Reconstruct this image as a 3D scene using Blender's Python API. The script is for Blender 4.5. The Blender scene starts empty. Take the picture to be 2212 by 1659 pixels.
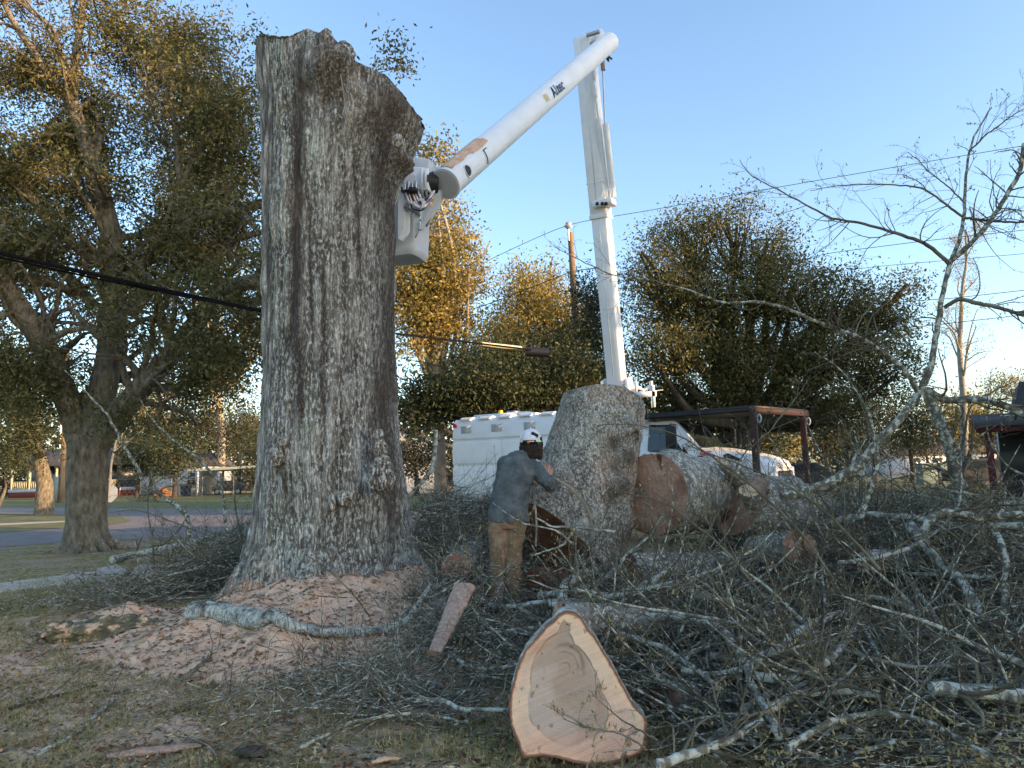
import bpy, math, random
import numpy as np
from math import radians, sin, cos, pi
from mathutils import Vector, Matrix
rng = np.random.default_rng(7); random.seed(7)
S = bpy.context.scene; C = S.collection
# ---------------------------------------------------------------- camera
CAMH = 1.6; PITCH = radians(7.1); ROLL = radians(1.3); FD = 1533.5
Fv = np.array([0, cos(PITCH), sin(PITCH)]); R0 = np.array([1., 0, 0]); U0 = np.array([0, -sin(PITCH), cos(PITCH)])
Rv = R0*cos(ROLL)-U0*sin(ROLL); Uv = U0*cos(ROLL)+R0*sin(ROLL)
cam = bpy.data.cameras.new('camera'); cam.sensor_width = 36; cam.lens = 36*FD/2212; cam.clip_end = 2000
co = bpy.data.objects.new('camera', cam); C.objects.link(co); S.camera = co
M4 = Matrix([[Rv[i], Uv[i], -Fv[i], (0, 0, CAMH)[i]] for i in range(3)]+[[0, 0, 0, 1]]); co.matrix_world = M4
# ---------------------------------------------------------------- light
SUN = np.array([.9, -.44, .22]); SUN /= np.linalg.norm(SUN)
w = bpy.data.worlds.new('World'); S.world = w; w.use_nodes = True
nt = w.node_tree; bg = nt.nodes['Background']; sk = nt.nodes.new('ShaderNodeTexSky'); sk.sky_type = 'NISHITA'
sk.sun_disc = False; sk.sun_elevation = math.asin(SUN[2]); sk.sun_rotation = math.atan2(SUN[0], SUN[1])
sk.air_density = 1.0; sk.dust_density = 1.3; sk.ozone_density = 2.0
nt.links.new(sk.outputs[0], bg.inputs[0]); bg.inputs[1].default_value = 0.15
sl = bpy.data.lights.new('sun', 'SUN'); sl.energy = 3.2; sl.angle = radians(.5); sl.color = (1, .66, .36)
so = bpy.data.objects.new('sun', sl); C.objects.link(so)
so.rotation_euler = Vector((-SUN[0], -SUN[1], -SUN[2])).to_track_quat('-Z', 'Y').to_euler()
S.view_settings.view_transform = 'Standard'; S.view_settings.look = 'None'; S.view_settings.gamma = 1
S.view_settings.exposure = 1.68
S.cycles.max_bounces = 6; S.cycles.diffuse_bounces = 3; S.cycles.glossy_bounces = 2; S.cycles.transparent_max_bounces = 4
S.cycles.use_denoising = True
# ---------------------------------------------------------------- maths helpers
def D(u, v, Y):                       # photo point at a given distance -> world point
    d = Fv*FD+Rv*(u-1106)-Uv*(v-829.5); k = Y/d[1]; return np.array([d[0]*k, Y, CAMH+d[2]*k])
def G(u, v, z=0.):
    d = Fv*FD+Rv*(u-1106)-Uv*(v-829.5); k = (z-CAMH)/d[2]; return np.array([d[0]*k, d[1]*k, z])
def sst(a, b, x): t = np.clip((x-a)/(b-a), 0, 1); return t*t*(3-2*t)
def _h(i, s):
    n = (i[..., 0]*374761393+i[..., 1]*668265263+i[..., 2]*2147483647+s*974711) & 0xffffffff
    n = ((n ^ (n >> 13))*1274126177) & 0xffffffff; n = (n ^ (n >> 16)) & 0xffffff
    return n/float(0xffffff)
def vn(p, s=0):                       # value noise 0..1
    p = np.asarray(p, float); i = np.floor(p).astype(np.int64); f = p-i; f = f*f*(3-2*f); r = 0
    for a in (0, 1):
        for b in (0, 1):
            for c in (0, 1):
                wt = (f[..., 0] if a else 1-f[..., 0])*(f[..., 1] if b else 1-f[..., 1])*(f[..., 2] if c else 1-f[..., 2])
                r = r+wt*_h(i+np.array([a, b, c]), s)
    return r
def fbm(p, o=4, s=0):
    r = 0; a = .5; t = 0
    for k in range(o): r = r+a*vn(p, s+k); t += a; a *= .5; p = p*2.03
    return r/t
def gr(x, y): return .27*np.exp(-((x-.4)/5.)**2-((y-9.)/2.4)**2)+.02*np.sin(x*1.3+1)*np.sin(y*.9)*np.exp(-(y/14.)**2)
def pileH(x, y):
    return (.92+.62*sst(3.0, 4.8, x)-.42*sst(3.7, 2.9, x)*sst(6.6, 7.6, y))*sst(-1.4, 3.2, x+.25*(y-6))*sst(2.4, 8.6, y)*(1-sst(9.5, 11.5, y))*(.8+.35*np.sin(x*1.7+y))
# ---------------------------------------------------------------- mesh helpers
class MB:
    def __init__(s): s.V = []; s.Q = []; s.T = []; s.qm = []; s.tm = []; s.n = 0; s.col = []
    def add(s, V, Q=None, T=None, m=0, col=None):
        V = np.asarray(V, float).reshape(-1, 3); s.V.append(V)
        if Q is not None and len(Q): Q = np.asarray(Q, np.int64).reshape(-1, 4)+s.n; s.Q.append(Q); s.qm.append(np.full(len(Q), m))
        if T is not None and len(T): T = np.asarray(T, np.int64).reshape(-1, 3)+s.n; s.T.append(T); s.tm.append(np.full(len(T), m))
        if col is not None: s.col.append(np.asarray(col, float).reshape(-1, np.shape(col)[-1]))
        s.n += len(V); return s
    def box(s, x0, x1, y0, y1, z0, z1, m=0):
        V = [(x, y, z) for z in (z0, z1) for y in (y0, y1) for x in (x0, x1)]
        return s.add(V, [(0, 2, 3, 1), (4, 5, 7, 6), (0, 1, 5, 4), (2, 6, 7, 3), (0, 4, 6, 2), (1, 3, 7, 5)], m=m)
    def obox(s, c, ax, ay, az, m=0):       # box from centre and three half-axes
        c, ax, ay, az = map(np.array, (c, ax, ay, az))
        V = [c+i*ax+j*ay+k*az for k in (-1, 1) for j in (-1, 1) for i in (-1, 1)]
        return s.add(V, [(0, 2, 3, 1), (4, 5, 7, 6), (0, 1, 5, 4), (2, 6, 7, 3), (0, 4, 6, 2), (1, 3, 7, 5)], m=m)
    def prism(s, poly, off, m=0):          # polygon (N,3) extruded by off
        P = np.array(poly, float); n = len(P); V = np.vstack([P, P+np.array(off)])
        s.add(V, [(i, (i+1) % n, n+(i+1) % n, n+i) for i in range(n)], m=m)
        c = P.mean(0); b = s.n
        s.add(np.vstack([P, [c]]), T=[(i, n, (i+1) % n) for i in range(n)], m=m)
        s.add(np.vstack([P+np.array(off), [c+np.array(off)]]), T=[(i, (i+1) % n, n) for i in range(n)], m=m); return s
    def tubes(s, P, R, k=5, m=0, caps=True, squash=None):
        P = np.asarray(P, float); R = np.asarray(R, float)
        if P.ndim == 2: P = P[None]; R = R[None]
        Mn, N, _ = P.shape
        t = np.gradient(P, axis=1); t /= np.linalg.norm(t, axis=2, keepdims=True)+1e-9
        mean = (P[:, -1]-P[:, 0])/(np.linalg.norm(P[:, -1]-P[:, 0], axis=1, keepdims=True)+1e-9)
        ref = np.where(np.abs(mean[:, 2:3]) > .8, np.array([[1., 0, 0]]), np.array([[0, 0, 1.]]))
        ref = ref-mean*(ref*mean).sum(1, keepdims=True); ref /= np.linalg.norm(ref, axis=1, keepdims=True)
        u = np.cross(t, ref[:, None]); u /= np.linalg.norm(u, axis=2, keepdims=True)+1e-9; v = np.cross(t, u)
        a = np.arange(k)*2*pi/k
        V = P[:, :, None]+R[:, :, None, None]*(u[:, :, None]*np.cos(a)[None, None, :, None]+v[:, :, None]*np.sin(a)[None, None, :, None]*(squash or 1))
        base = (np.arange(Mn)[:, None, None]*N+np.arange(N-1)[None, :, None])*k
        j = np.arange(k); j2 = (j+1) % k
        Q = np.stack([base+j, base+j2, base+k+j2, base+k+j], -1).reshape(-1, 4)
        s.add(V, Q, m=m)
        if caps:
            for e in (0, N-1):
                c = P[:, e]; b = (np.arange(Mn)*N+e)*k
                VV = np.concatenate([V[:, e].reshape(-1, 3), c]); i = np.arange(Mn)[:, None]
                s.add(VV, T=np.stack([i*k+j, i*k+j2, np.broadcast_to(Mn*k+i, (Mn, k))], -1).reshape(-1, 3), m=m)
        return s
    def ball(s, c, r, m=0, nu=12, nv=8, noise=0, z0=-1.):
        r = np.array(r)*np.ones(3); th = np.linspace(0, 2*pi, nu, endpoint=False); ph = np.linspace(math.asin(z0), pi/2, nv)
        V = np.array([[cos(p)*cos(t), cos(p)*sin(t), sin(p)] for p in ph for t in th])
        if noise: V = V*(1+noise*(fbm(V*2.3+np.array(c), 3)-.5))[:, None]
        Q = [(i*nu+j, i*nu+(j+1) % nu, (i+1)*nu+(j+1) % nu, (i+1)*nu+j) for i in range(nv-1) for j in range(nu)]
        return s.add(V*r+np.array(c), Q, m=m)
    def leaves(s, Cn, L, W, m=0, drop=0.):
        n = len(Cn); a = rng.normal(size=(n, 3)); a[:, 2] -= drop; a /= np.linalg.norm(a, axis=1, keepdims=True)
        b = np.cross(a, rng.normal(size=(n, 3))); b /= np.linalg.norm(b, axis=1, keepdims=True)
        sc = rng.uniform(.6, 1.3, (n, 1))
        a = a*L*.5*sc; b = b*W*.5*sc; k = Cn+a*.1
        V = np.stack([Cn-a, k+b, Cn+a, k-b], 1).reshape(-1, 3)
        return s.add(V, np.arange(4*n).reshape(-1, 4), m=m)
    def build(s, name, mats, parent=None, smooth=False):
        me = bpy.data.meshes.new(name); V = np.concatenate(s.V)
        Q = np.concatenate(s.Q) if s.Q else np.zeros((0, 4), int); T = np.concatenate(s.T) if s.T else np.zeros((0, 3), int)
        me.vertices.add(len(V)); me.vertices.foreach_set('co', V.ravel().astype(np.float32))
        me.loops.add(Q.size+T.size); me.loops.foreach_set('vertex_index', np.concatenate([Q.ravel(), T.ravel()]).astype(np.int32))
        me.polygons.add(len(Q)+len(T))
        me.polygons.foreach_set('loop_start', np.concatenate([np.arange(len(Q))*4, Q.size+np.arange(len(T))*3]).astype(np.int32))
        mi = np.concatenate([np.concatenate(s.qm) if s.qm else np.zeros(0, int), np.concatenate(s.tm) if s.tm else np.zeros(0, int)])
        me.polygons.foreach_set('material_index', mi.astype(np.int32))
        if smooth: me.polygons.foreach_set('use_smooth', np.ones(len(Q)+len(T), bool))
        if not isinstance(mats, (list, tuple)): mats = [mats]
        for m in mats: me.materials.append(m)
        me.update(calc_edges=True); me.validate()
        if s.col:
            c = np.concatenate(s.col); at = me.color_attributes.new('Col', 'FLOAT_COLOR', 'POINT')
            c = c if c.shape[1] == 4 else np.hstack([c, np.ones((len(c), 1))]); at.data.foreach_set('color', c.ravel().astype(np.float32))
        o = bpy.data.objects.new(name, me); C.objects.link(o)
        if parent is not None: o.parent = parent
        return o
def tag(o, label=None, cat=None, group=None, kind=None):
    if label: o['label'] = label
    if cat: o['category'] = cat
    if group: o['group'] = group
    if kind: o['kind'] = kind
    return o
def empty(name, loc=(0, 0, 0), rz=0.):
    o = bpy.data.objects.new(name, None); C.objects.link(o); o.location = loc; o.rotation_euler = (0, 0, rz); o.empty_display_size = .1; return o
def at(o, loc):                        # child meshes are written in world coordinates; keep them there
    return o
def thing(name, loc, label, cat, group=None, rz=0.):
    return tag(empty(name, loc, rz), label, cat, group)
def part(mb, name, mats, root, smooth=False, world=True):
    o = mb.build(name, mats, root, smooth)
    if world: o.matrix_parent_inverse = (Matrix.Translation(root.location) @ root.rotation_euler.to_matrix().to_4x4()).inverted()
    return o
def sub(mb, name, mats, par, smooth=False):   # a sub-part: same frame as its part
    return mb.build(name, mats, par, smooth)
def bevel(o, wd=.01, seg=2):
    m = o.modifiers.new('bevel', 'BEVEL'); m.width = wd; m.segments = seg; m.limit_method = 'ANGLE'; m.angle_limit = radians(35); return o
# ---------------------------------------------------------------- materials
def nn(nt, t, **k):
    n = nt.nodes.new(t)
    for a, b in k.items(): setattr(n, a, b)
    return n
def mat(name, cols, scale=5., detail=5., rough=.8, stretch=(1, 1, 1), bump=0., bscale=None, spec=.3, rnd=0., speck=None, trans=0., metal=0., dist=.02, attr=False):
    m = bpy.data.materials.new(name); m.use_nodes = True; t = m.node_tree; L = t.links; b = t.nodes['Principled BSDF']
    b.inputs['Roughness'].default_value = rough; b.inputs['Specular IOR Level'].default_value = spec; b.inputs['Metallic'].default_value = metal
    if not isinstance(cols, list): cols = [(0, cols)]
    if len(cols) == 1 and not attr: cols = cols+[(1, tuple(c*.85 for c in cols[0][1]))]
    tc = nn(t, 'ShaderNodeTexCoord'); mp = nn(t, 'ShaderNodeMapping'); mp.inputs['Scale'].default_value = stretch
    L.new(tc.outputs['Object'], mp.inputs[0])
    no = nn(t, 'ShaderNodeTexNoise'); no.inputs['Scale'].default_value = scale; no.inputs['Detail'].default_value = detail; no.inputs['Roughness'].default_value = .62
    L.new(mp.outputs[0], no.inputs['Vector'])
    if attr:
        at_ = nn(t, 'ShaderNodeAttribute', attribute_name='Col'); colout = at_.outputs['Color']
    else:
        cr = nn(t, 'ShaderNodeValToRGB'); e = cr.color_ramp.elements
        while len(e) < len(cols): e.new(.5)
        for i, (p, c) in enumerate(cols): e[i].position = .28+.44*p; e[i].color = (*c, 1)
        L.new(no.outputs[0], cr.inputs[0]); colout = cr.outputs[0]
    if speck:                              # (colour, scale, threshold, stretch)
        c, sc, th, st = speck; mp2 = nn(t, 'ShaderNodeMapping'); mp2.inputs['Scale'].default_value = st; L.new(tc.outputs['Object'], mp2.inputs[0])
        n2 = nn(t, 'ShaderNodeTexNoise'); n2.inputs['Scale'].default_value = sc; n2.inputs['Detail'].default_value = 4; L.new(mp2.outputs[0], n2.inputs['Vector'])
        r2 = nn(t, 'ShaderNodeMapRange'); r2.inputs[1].default_value = th; r2.inputs[2].default_value = th+.035; L.new(n2.outputs[0], r2.inputs[0])
        mx = nn(t, 'ShaderNodeMix', data_type='RGBA'); L.new(r2.outputs[0], mx.inputs[0]); L.new(colout, mx.inputs[6]); mx.inputs[7].default_value = (*c, 1); colout = mx.outputs[2]
    if rnd:
        ge = nn(t, 'ShaderNodeNewGeometry'); mr = nn(t, 'ShaderNodeMapRange'); mr.inputs[3].default_value = 1-rnd; mr.inputs[4].default_value = 1+rnd
        L.new(ge.outputs['Random Per Island'], mr.inputs[0])
        vm = nn(t, 'ShaderNodeVectorMath', operation='SCALE'); L.new(colout, vm.inputs[0]); L.new(mr.outputs[0], vm.inputs['Scale']); colout = vm.outputs[0]
    L.new(colout, b.inputs['Base Color'])
    if bump:
        n3 = nn(t, 'ShaderNodeTexNoise'); n3.inputs['Scale'].default_value = bscale or scale*3; n3.inputs['Detail'].default_value = 5; L.new(mp.outputs[0], n3.inputs['Vector'])
        bp = nn(t, 'ShaderNodeBump'); bp.inputs['Strength'].default_value = bump; bp.inputs['Distance'].default_value = dist; L.new(n3.outputs[0], bp.inputs['Height']); L.new(bp.outputs[0], b.inputs['Normal'])
    if trans:
        tr = nn(t, 'ShaderNodeBsdfTranslucent'); L.new(colout, tr.inputs[0]); ms = nn(t, 'ShaderNodeMixShader'); ms.inputs[0].default_value = trans
        L.new(b.outputs[0], ms.inputs[1]); L.new(tr.outputs[0], ms.inputs[2]); L.new(ms.outputs[0], t.nodes['Material Output'].inputs[0])
    return m
LICH = (.36, .42, .38)
M = dict(
 bark_v=mat('bark_painted', (0, 0, 0), attr=True, rough=.9, bump=.9, scale=30, bscale=26, stretch=(1, 1, .35), dist=.03),
 bark=mat('bark_lichen', [(0, (.09, .07, .052)), (.45, (.24, .21, .17)), (.75, (.38, .36, .30)), (1, (.50, .49, .41))], 9, 8, .9, bump=.9, bscale=22, speck=((.62, .61, .51), 24, .57, (1, 1, 1)), dist=.03),
 bark_oak=mat('bark_oak', [(0, (.06, .045, .03)), (.5, (.17, .14, .10)), (1, (.30, .26, .19))], 10, 7, .9, stretch=(1, 1, .4), bump=1., bscale=14, dist=.05),
 bark_pale=mat('bark_pale', [(0, (.22, .19, .15)), (1, (.40, .34, .26))], 4, 5, .9),
 bark_dark=mat('bark_dark', [(0, (.03, .024, .018)), (1, (.09, .075, .055))], 5, 5, .9),
 lich=mat('branch_lichen', [(0, (.10, .09, .065)), (.42, (.22, .205, .16)), (.55, (.46, .46, .38)), (1, (.66, .67, .57))], 14, 6, .9, bump=.7, bscale=50, dist=.01),
 lich2=mat('branch_patchy', [(0, (.075, .065, .045)), (.50, (.15, .14, .10)), (.62, (.42, .42, .34)), (1, (.60, .60, .50))], 20, 6, .9, bump=.6, bscale=50, dist=.01),
 twig=mat('twig', [(0, (.07, .055, .035)), (.6, (.15, .13, .085)), (1, (.27, .25, .18))], 6, 4, .85, rnd=.35),
 twigd=mat('twig_shade', [(0, (.045, .036, .024)), (.6, (.11, .092, .06)), (1, (.20, .18, .12))], 6, 4, .9, rnd=.35),  # darker copy of twig, carries the shade of the pile's gaps in its colour
 twig2=mat('twig_pale', [(0, (.16, .135, .10)), (.6, (.28, .25, .20)), (1, (.48, .46, .37))], 8, 4, .85, rnd=.3),
 bud=mat('buds', [(0, (.30, .24, .09)), (1, (.48, .39, .20))], 12, 2, .7, rnd=.4, trans=.2),
 leaf=mat('leaf_oak', [(0, (.068, .074, .024)), (.5, (.12, .115, .038)), (1, (.20, .155, .058))], .9, 3, .55, rnd=.45, trans=.3),
 leaf_g=mat('leaf_gold', [(0, (.14, .125, .035)), (.5, (.26, .205, .055)), (1, (.38, .27, .08))], .6, 3, .6, rnd=.4, trans=.35),  # olive-yellow leaves, brightened so the colour carries low sunlight
 leaf_d=mat('leaf_dark', [(0, (.032, .044, .018)), (.6, (.058, .068, .026)), (1, (.095, .095, .036))], .7, 3, .55, rnd=.45, trans=.25),  # evergreen tone, darkened further in place of missing shade
 leaf_far=mat('leaf_far', [(0, (.035, .038, .02)), (.5, (.062, .056, .028)), (1, (.11, .082, .04))], .25, 3, .7, rnd=.4, trans=.25),  # winter leaf tones, darkened to stand in for shade on far trees
 saw=mat('sawdust', [(0, (.58, .34, .21)), (.5, (.76, .48, .32)), (1, (.86, .62, .44))], 7, 8, .95, bump=1., bscale=70, dist=.02, speck=((.82, .62, .45), 90, .66, (1, 1, 1))),
 cut=mat('cut_wood', [(0, (.12, .06, .04)), (.4, (.29, .15, .095)), (.6, (.42, .235, .155)), (1, (.58, .38, .27))], 2.6, 9, .85, bump=.9, bscale=18, dist=.03, speck=((.10, .04, .025), 4.5, .60, (1, 1, .35))),
 cutd=mat('cut_dark', [(0, (.10, .038, .02)), (.5, (.20, .08, .042)), (1, (.30, .13, .07))], 4, 6, .85, stretch=(.4, .4, 2.5), bump=.5, bscale=40, dist=.02),
 cutp=mat('cut_pale', [(0, (.42, .27, .15)), (1, (.62, .44, .28))], 9, 6, .8, bump=.4, bscale=60, dist=.01),
 bare=mat('bare_wood', [(0, (.24, .15, .10)), (.5, (.42, .28, .20)), (1, (.55, .40, .31))], 9, 8, .8, stretch=(4, 4, .5), bump=.9, dist=.01),
 white=mat('truck_white', [(0, (.72, .73, .74)), (.7, (.80, .81, .82)), (1, (.83, .84, .85))], 2.5, 6, .38, spec=.5, speck=((.42, .33, .22), 9, .74, (1, 1, .6))),
 boomw=mat('boom_white', [(0, (.70, .71, .72)), (.6, (.78, .79, .80)), (1, (.82, .82, .82))], 3, 6, .42, spec=.5),
 grey=mat('bucket_grey', [(0, (.50, .51, .52)), (1, (.62, .63, .64))], 3, 6, .5),
 black=mat('black', (.02, .02, .022), rough=.5), rubber=mat('rubber', (.025, .025, .027), rough=.85),
 brown=mat('brown_steel', [(0, (.03, .016, .013)), (1, (.06, .028, .022))], 6, 5, .7),
 steel=mat('steel', (.45, .45, .46), rough=.35, metal=.8), red=mat('hose_red', (.30, .03, .03), rough=.6),
 orange=mat('amber_lens', (.75, .22, .03), rough=.3), yellow=mat('beacon', (.85, .55, .05), rough=.3),
 denim=mat('jacket_blue', [(0, (.050, .062, .064)), (.5, (.095, .108, .110)), (1, (.165, .175, .17))], 7, 8, .95, bump=.9, bscale=16, dist=.025),  # wide light-to-dark range paints the shading of cloth folds
 pants=mat('trousers_tan', [(0, (.19, .12, .065)), (.6, (.29, .19, .11)), (1, (.42, .30, .19))], 5, 8, .95, bump=.9, bscale=14, dist=.025),
 skin=mat('skin', [(0, (.50, .25, .17)), (1, (.60, .33, .24))], 10, 3, .55), hair=mat('hair', (.035, .018, .012), rough=.6),
 helmet=mat('helmet_white', (.80, .80, .80), rough=.3, spec=.5), lime=mat('lime', (.35, .85, .05), rough=.5), rope=mat('rope', [(0, (.26, .21, .15)), (1, (.38, .31, .23))], 60, 3, .9),
 asphalt=mat('asphalt', [(0, (.15, .13, .125)), (.5, (.19, .165, .155)), (1, (.24, .205, .19))], 1.2, 8, .9, bump=.3, bscale=60),
 concrete=mat('concrete', [(0, (.36, .31, .25)), (1, (.55, .48, .40))], 6, 8, .9, bump=.4, bscale=40),
 wood=mat('pole_wood', [(0, (.15, .09, .05)), (1, (.30, .20, .12))], 3, 5, .9, stretch=(1, 1, .15)),
 wire=mat('wire', (.012, .012, .013), rough=.9, spec=.05), cream=mat('cream', (.62, .55, .36), rough=.7), wallw=mat('wall_white', (.62, .64, .66), rough=.8),
 roof=mat('roof_dark', [(0, (.05, .05, .055)), (1, (.09, .09, .10))], 8, 4, .9), brick=mat('red_brick', (.25, .05, .035), rough=.9), porchred=mat('porch_red', (.11, .022, .027), rough=.8),
 signg=mat('sign_back', (.42, .43, .44), rough=.5), bin=mat('bin', (.02, .035, .06), rough=.6), cardark=mat('car_dark', (.05, .05, .055), rough=.3, spec=.6), carwhite=mat('pale_shed', (.6, .6, .58), rough=.7),
 tyre=mat('tyre', (.02, .02, .02), rough=.9), utilg=mat('utility_green', (.22, .28, .24), rough=.7), fence=mat('fence_steel', (.25, .26, .27), rough=.6, metal=.4),
 firew=mat('firewood', [(0, (.16, .08, .04)), (1, (.32, .17, .08))], 10, 3, .9), moss=mat('moss', [(0, (.035, .045, .012)), (1, (.10, .11, .03))], 20, 4, .95, bump=.8),
 letblue=mat('letter_blue', (.03, .07, .16), rough=.5), letred=mat('letter_red', (.55, .03, .03), rough=.5), letgold=mat('letter_gold', (.60, .50, .25), rough=.5), letwhite=mat('letter_white', (.75, .75, .75), rough=.5), lamp=mat('tail_lamp', (.5, .02, .04), rough=.3),
 dleaf=mat('dead_leaf', [(0, (.12, .06, .03)), (.5, (.28, .17, .09)), (1, (.55, .40, .25))], 3, 2, .9, rnd=.5),
 chip=mat('wood_chip', [(0, (.38, .25, .15)), (1, (.62, .46, .32))], 4, 2, .9, rnd=.3),
 grassb=mat('grass_blade', [(0, (.13, .15, .04)), (.5, (.25, .23, .09)), (1, (.46, .39, .22))], 2.2, 4, .8, rnd=.4, trans=.2),
)
def barkv(nm='bark_painted', s1=(24, .10), s2=(38, .42), fw=.045):
    m = bpy.data.materials.new(nm); m.use_nodes = True; t = m.node_tree; L = t.links; b = t.nodes['Principled BSDF']; b.inputs['Roughness'].default_value = .92; b.inputs['Specular IOR Level'].default_value = .15
    tc = nn(t, 'ShaderNodeTexCoord'); at_ = nn(t, 'ShaderNodeAttribute', attribute_name='Col')
    def noise(sc, st, d=4, ro=.6):
        mp = nn(t, 'ShaderNodeMapping'); mp.inputs['Scale'].default_value = st; L.new(tc.outputs['Object'], mp.inputs[0]); n = nn(t, 'ShaderNodeTexNoise'); n.inputs['Scale'].default_value = sc; n.inputs['Detail'].default_value = d; n.inputs['Roughness'].default_value = ro; L.new(mp.outputs[0], n.inputs['Vector']); return n.outputs[0]
    def mr(x, a, b_, c=0., d=1.):
        r = nn(t, 'ShaderNodeMapRange'); r.inputs[1].default_value = a; r.inputs[2].default_value = b_; r.inputs[3].default_value = c; r.inputs[4].default_value = d; L.new(x, r.inputs[0]); return r.outputs[0]
    def ma(op, x, y):
        n = nn(t, 'ShaderNodeMath', operation=op); L.new(x, n.inputs[0]) if hasattr(x, 'node') else None
        if hasattr(y, 'node'): L.new(y, n.inputs[1])
        else: n.inputs[1].default_value = y
        return n.outputs[0]
    def mix(f, a, c):
        mx = nn(t, 'ShaderNodeMix', data_type='RGBA'); L.new(f, mx.inputs[0]); L.new(a, mx.inputs[6])
        if hasattr(c, 'node'): L.new(c, mx.inputs[7])
        else: mx.inputs[7].default_value = (*c, 1)
        return mx.outputs[2]
    nz1 = noise(s1[0], (1, 1, s1[1]), 4); fis = ma('ABSOLUTE', ma('SUBTRACT', nz1, .5), 0); fism = mr(fis, fw, .0)   # narrow dark fissures
    fl = noise(s2[0], (1, 1, s2[1]), 4, .62); flm = ma('MULTIPLY', mr(fl, .50, .57), at_.outputs['Alpha'])
    g2 = noise(90, (1, 1, .8), 4, .7)
    c = mix(flm, at_.outputs['Color'], (.80, .80, .74)); c = mix(ma('MULTIPLY', fism, .7), c, (.06, .048, .038))
    vm = nn(t, 'ShaderNodeVectorMath', operation='SCALE'); L.new(c, vm.inputs[0]); L.new(mr(g2, .3, .7, .62, 1.35), vm.inputs['Scale']); L.new(vm.outputs[0], b.inputs['Base Color'])
    h = ma('ADD', ma('MULTIPLY', mr(fis, 0, .12), 1.0), ma('MULTIPLY', g2, .5)); bp = nn(t, 'ShaderNodeBump'); bp.inputs['Strength'].default_value = .9; bp.inputs['Distance'].default_value = .03; L.new(h, bp.inputs['Height']); L.new(bp.outputs[0], b.inputs['Normal'])
    return m
M['bark_v'] = barkv(); M['bark_s'] = barkv('bark_speckled', (11, .45), (46, .7), .035)
def glassmat(name, col, rough=.05):
    m = bpy.data.materials.new(name); m.use_nodes = True; b = m.node_tree.nodes['Principled BSDF']
    b.inputs['Base Color'].default_value = (*col, 1); b.inputs['Roughness'].default_value = rough; b.inputs['Specular IOR Level'].default_value = .9
    no = nn(m.node_tree, 'ShaderNodeTexNoise'); no.inputs['Scale'].default_value = 2; mr = nn(m.node_tree, 'ShaderNodeMapRange'); mr.inputs[3].default_value = rough; mr.inputs[4].default_value = rough+.1
    m.node_tree.links.new(no.outputs[0], mr.inputs[0]); m.node_tree.links.new(mr.outputs[0], b.inputs['Roughness']); return m
M['glass'] = glassmat('dark_glass', (.02, .03, .03)); M['glassf'] = glassmat('house_glass', (.03, .04, .05))
# ground: one procedural sheet; grass, litter and a dusting of sawdust round the felled trunk
def ground_mat():
    m = bpy.data.materials.new('ground'); m.use_nodes = True; t = m.node_tree; L = t.links; b = t.nodes['Principled BSDF']; b.inputs['Roughness'].default_value = .95; b.inputs['Specular IOR Level'].default_value = .1
    tc = nn(t, 'ShaderNodeTexCoord')
    def noise(sc, d=6):
        n = nn(t, 'ShaderNodeTexNoise'); n.inputs['Scale'].default_value = sc; n.inputs['Detail'].default_value = d; L.new(tc.outputs['Object'], n.inputs['Vector']); return n
    def ramp(src, cols):
        cr = nn(t, 'ShaderNodeValToRGB'); e = cr.color_ramp.elements
        while len(e) < len(cols): e.new(.5)
        for i, (p, c) in enumerate(cols): e[i].position = p; e[i].color = (*c, 1)
        L.new(src, cr.inputs[0]); return cr.outputs[0]
    def mix(f, a, c):
        mx = nn(t, 'ShaderNodeMix', data_type='RGBA'); L.new(f, mx.inputs[0]); L.new(a, mx.inputs[6]); L.new(c, mx.inputs[7]); return mx.outputs[2]
    g = ramp(noise(9).outputs[0], [(.3, (.12, .10, .035)), (.5, (.25, .205, .08)), (.7, (.46, .36, .18))])
    d = ramp(noise(30).outputs[0], [(.3, (.13, .095, .065)), (.5, (.34, .25, .17)), (.72, (.62, .48, .34))])
    f = nn(t, 'ShaderNodeMapRange'); f.inputs[1].default_value = .44; f.inputs[2].default_value = .60; L.new(noise(1.3, 8).outputs[0], f.inputs[0])
    base = mix(f.outputs[0], g, d)
    # sawdust dusting: distance to the heap with a noisy rim
    vd = nn(t, 'ShaderNodeVectorMath', operation='DISTANCE'); mp = nn(t, 'ShaderNodeMapping'); mp.inputs['Location'].default_value = (2.9*.42, -6.9*.6, 0); mp.inputs['Scale'].default_value = (.42, .6, 0)
    L.new(tc.outputs['Object'], mp.inputs[0]); L.new(mp.outputs[0], vd.inputs[0]); vd.inputs[1].default_value = (0, 0, 0)
    ad = nn(t, 'ShaderNodeMath', operation='MULTIPLY_ADD'); ad.inputs[1].default_value = 2.4; L.new(noise(5, 9).outputs[0], ad.inputs[0]); L.new(vd.outputs['Value'], ad.inputs[2])
    sf = nn(t, 'ShaderNodeMapRange'); sf.inputs[1].default_value = 3.0; sf.inputs[2].default_value = 2.2; L.new(ad.outputs[0], sf.inputs[0])
    s = ramp(noise(40).outputs[0], [(.3, (.50, .32, .20)), (.6, (.76, .50, .34))])
    base = mix(sf.outputs[0], base, s)
    L.new(base, b.inputs['Base Color'])
    bp = nn(t, 'ShaderNodeBump'); bp.inputs['Strength'].default_value = .9; bp.inputs['Distance'].default_value = .03; L.new(noise(45, 6).outputs[0], bp.inputs['Height']); L.new(bp.outputs[0], b.inputs['Normal'])
    return m
M['ground'] = ground_mat()
M['lawn'] = mat('lawn', [(0, (.08, .085, .027)), (.5, (.14, .14, .05)), (1, (.23, .20, .085))], 1.5, 8, .95, bump=.6, bscale=40)
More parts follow.
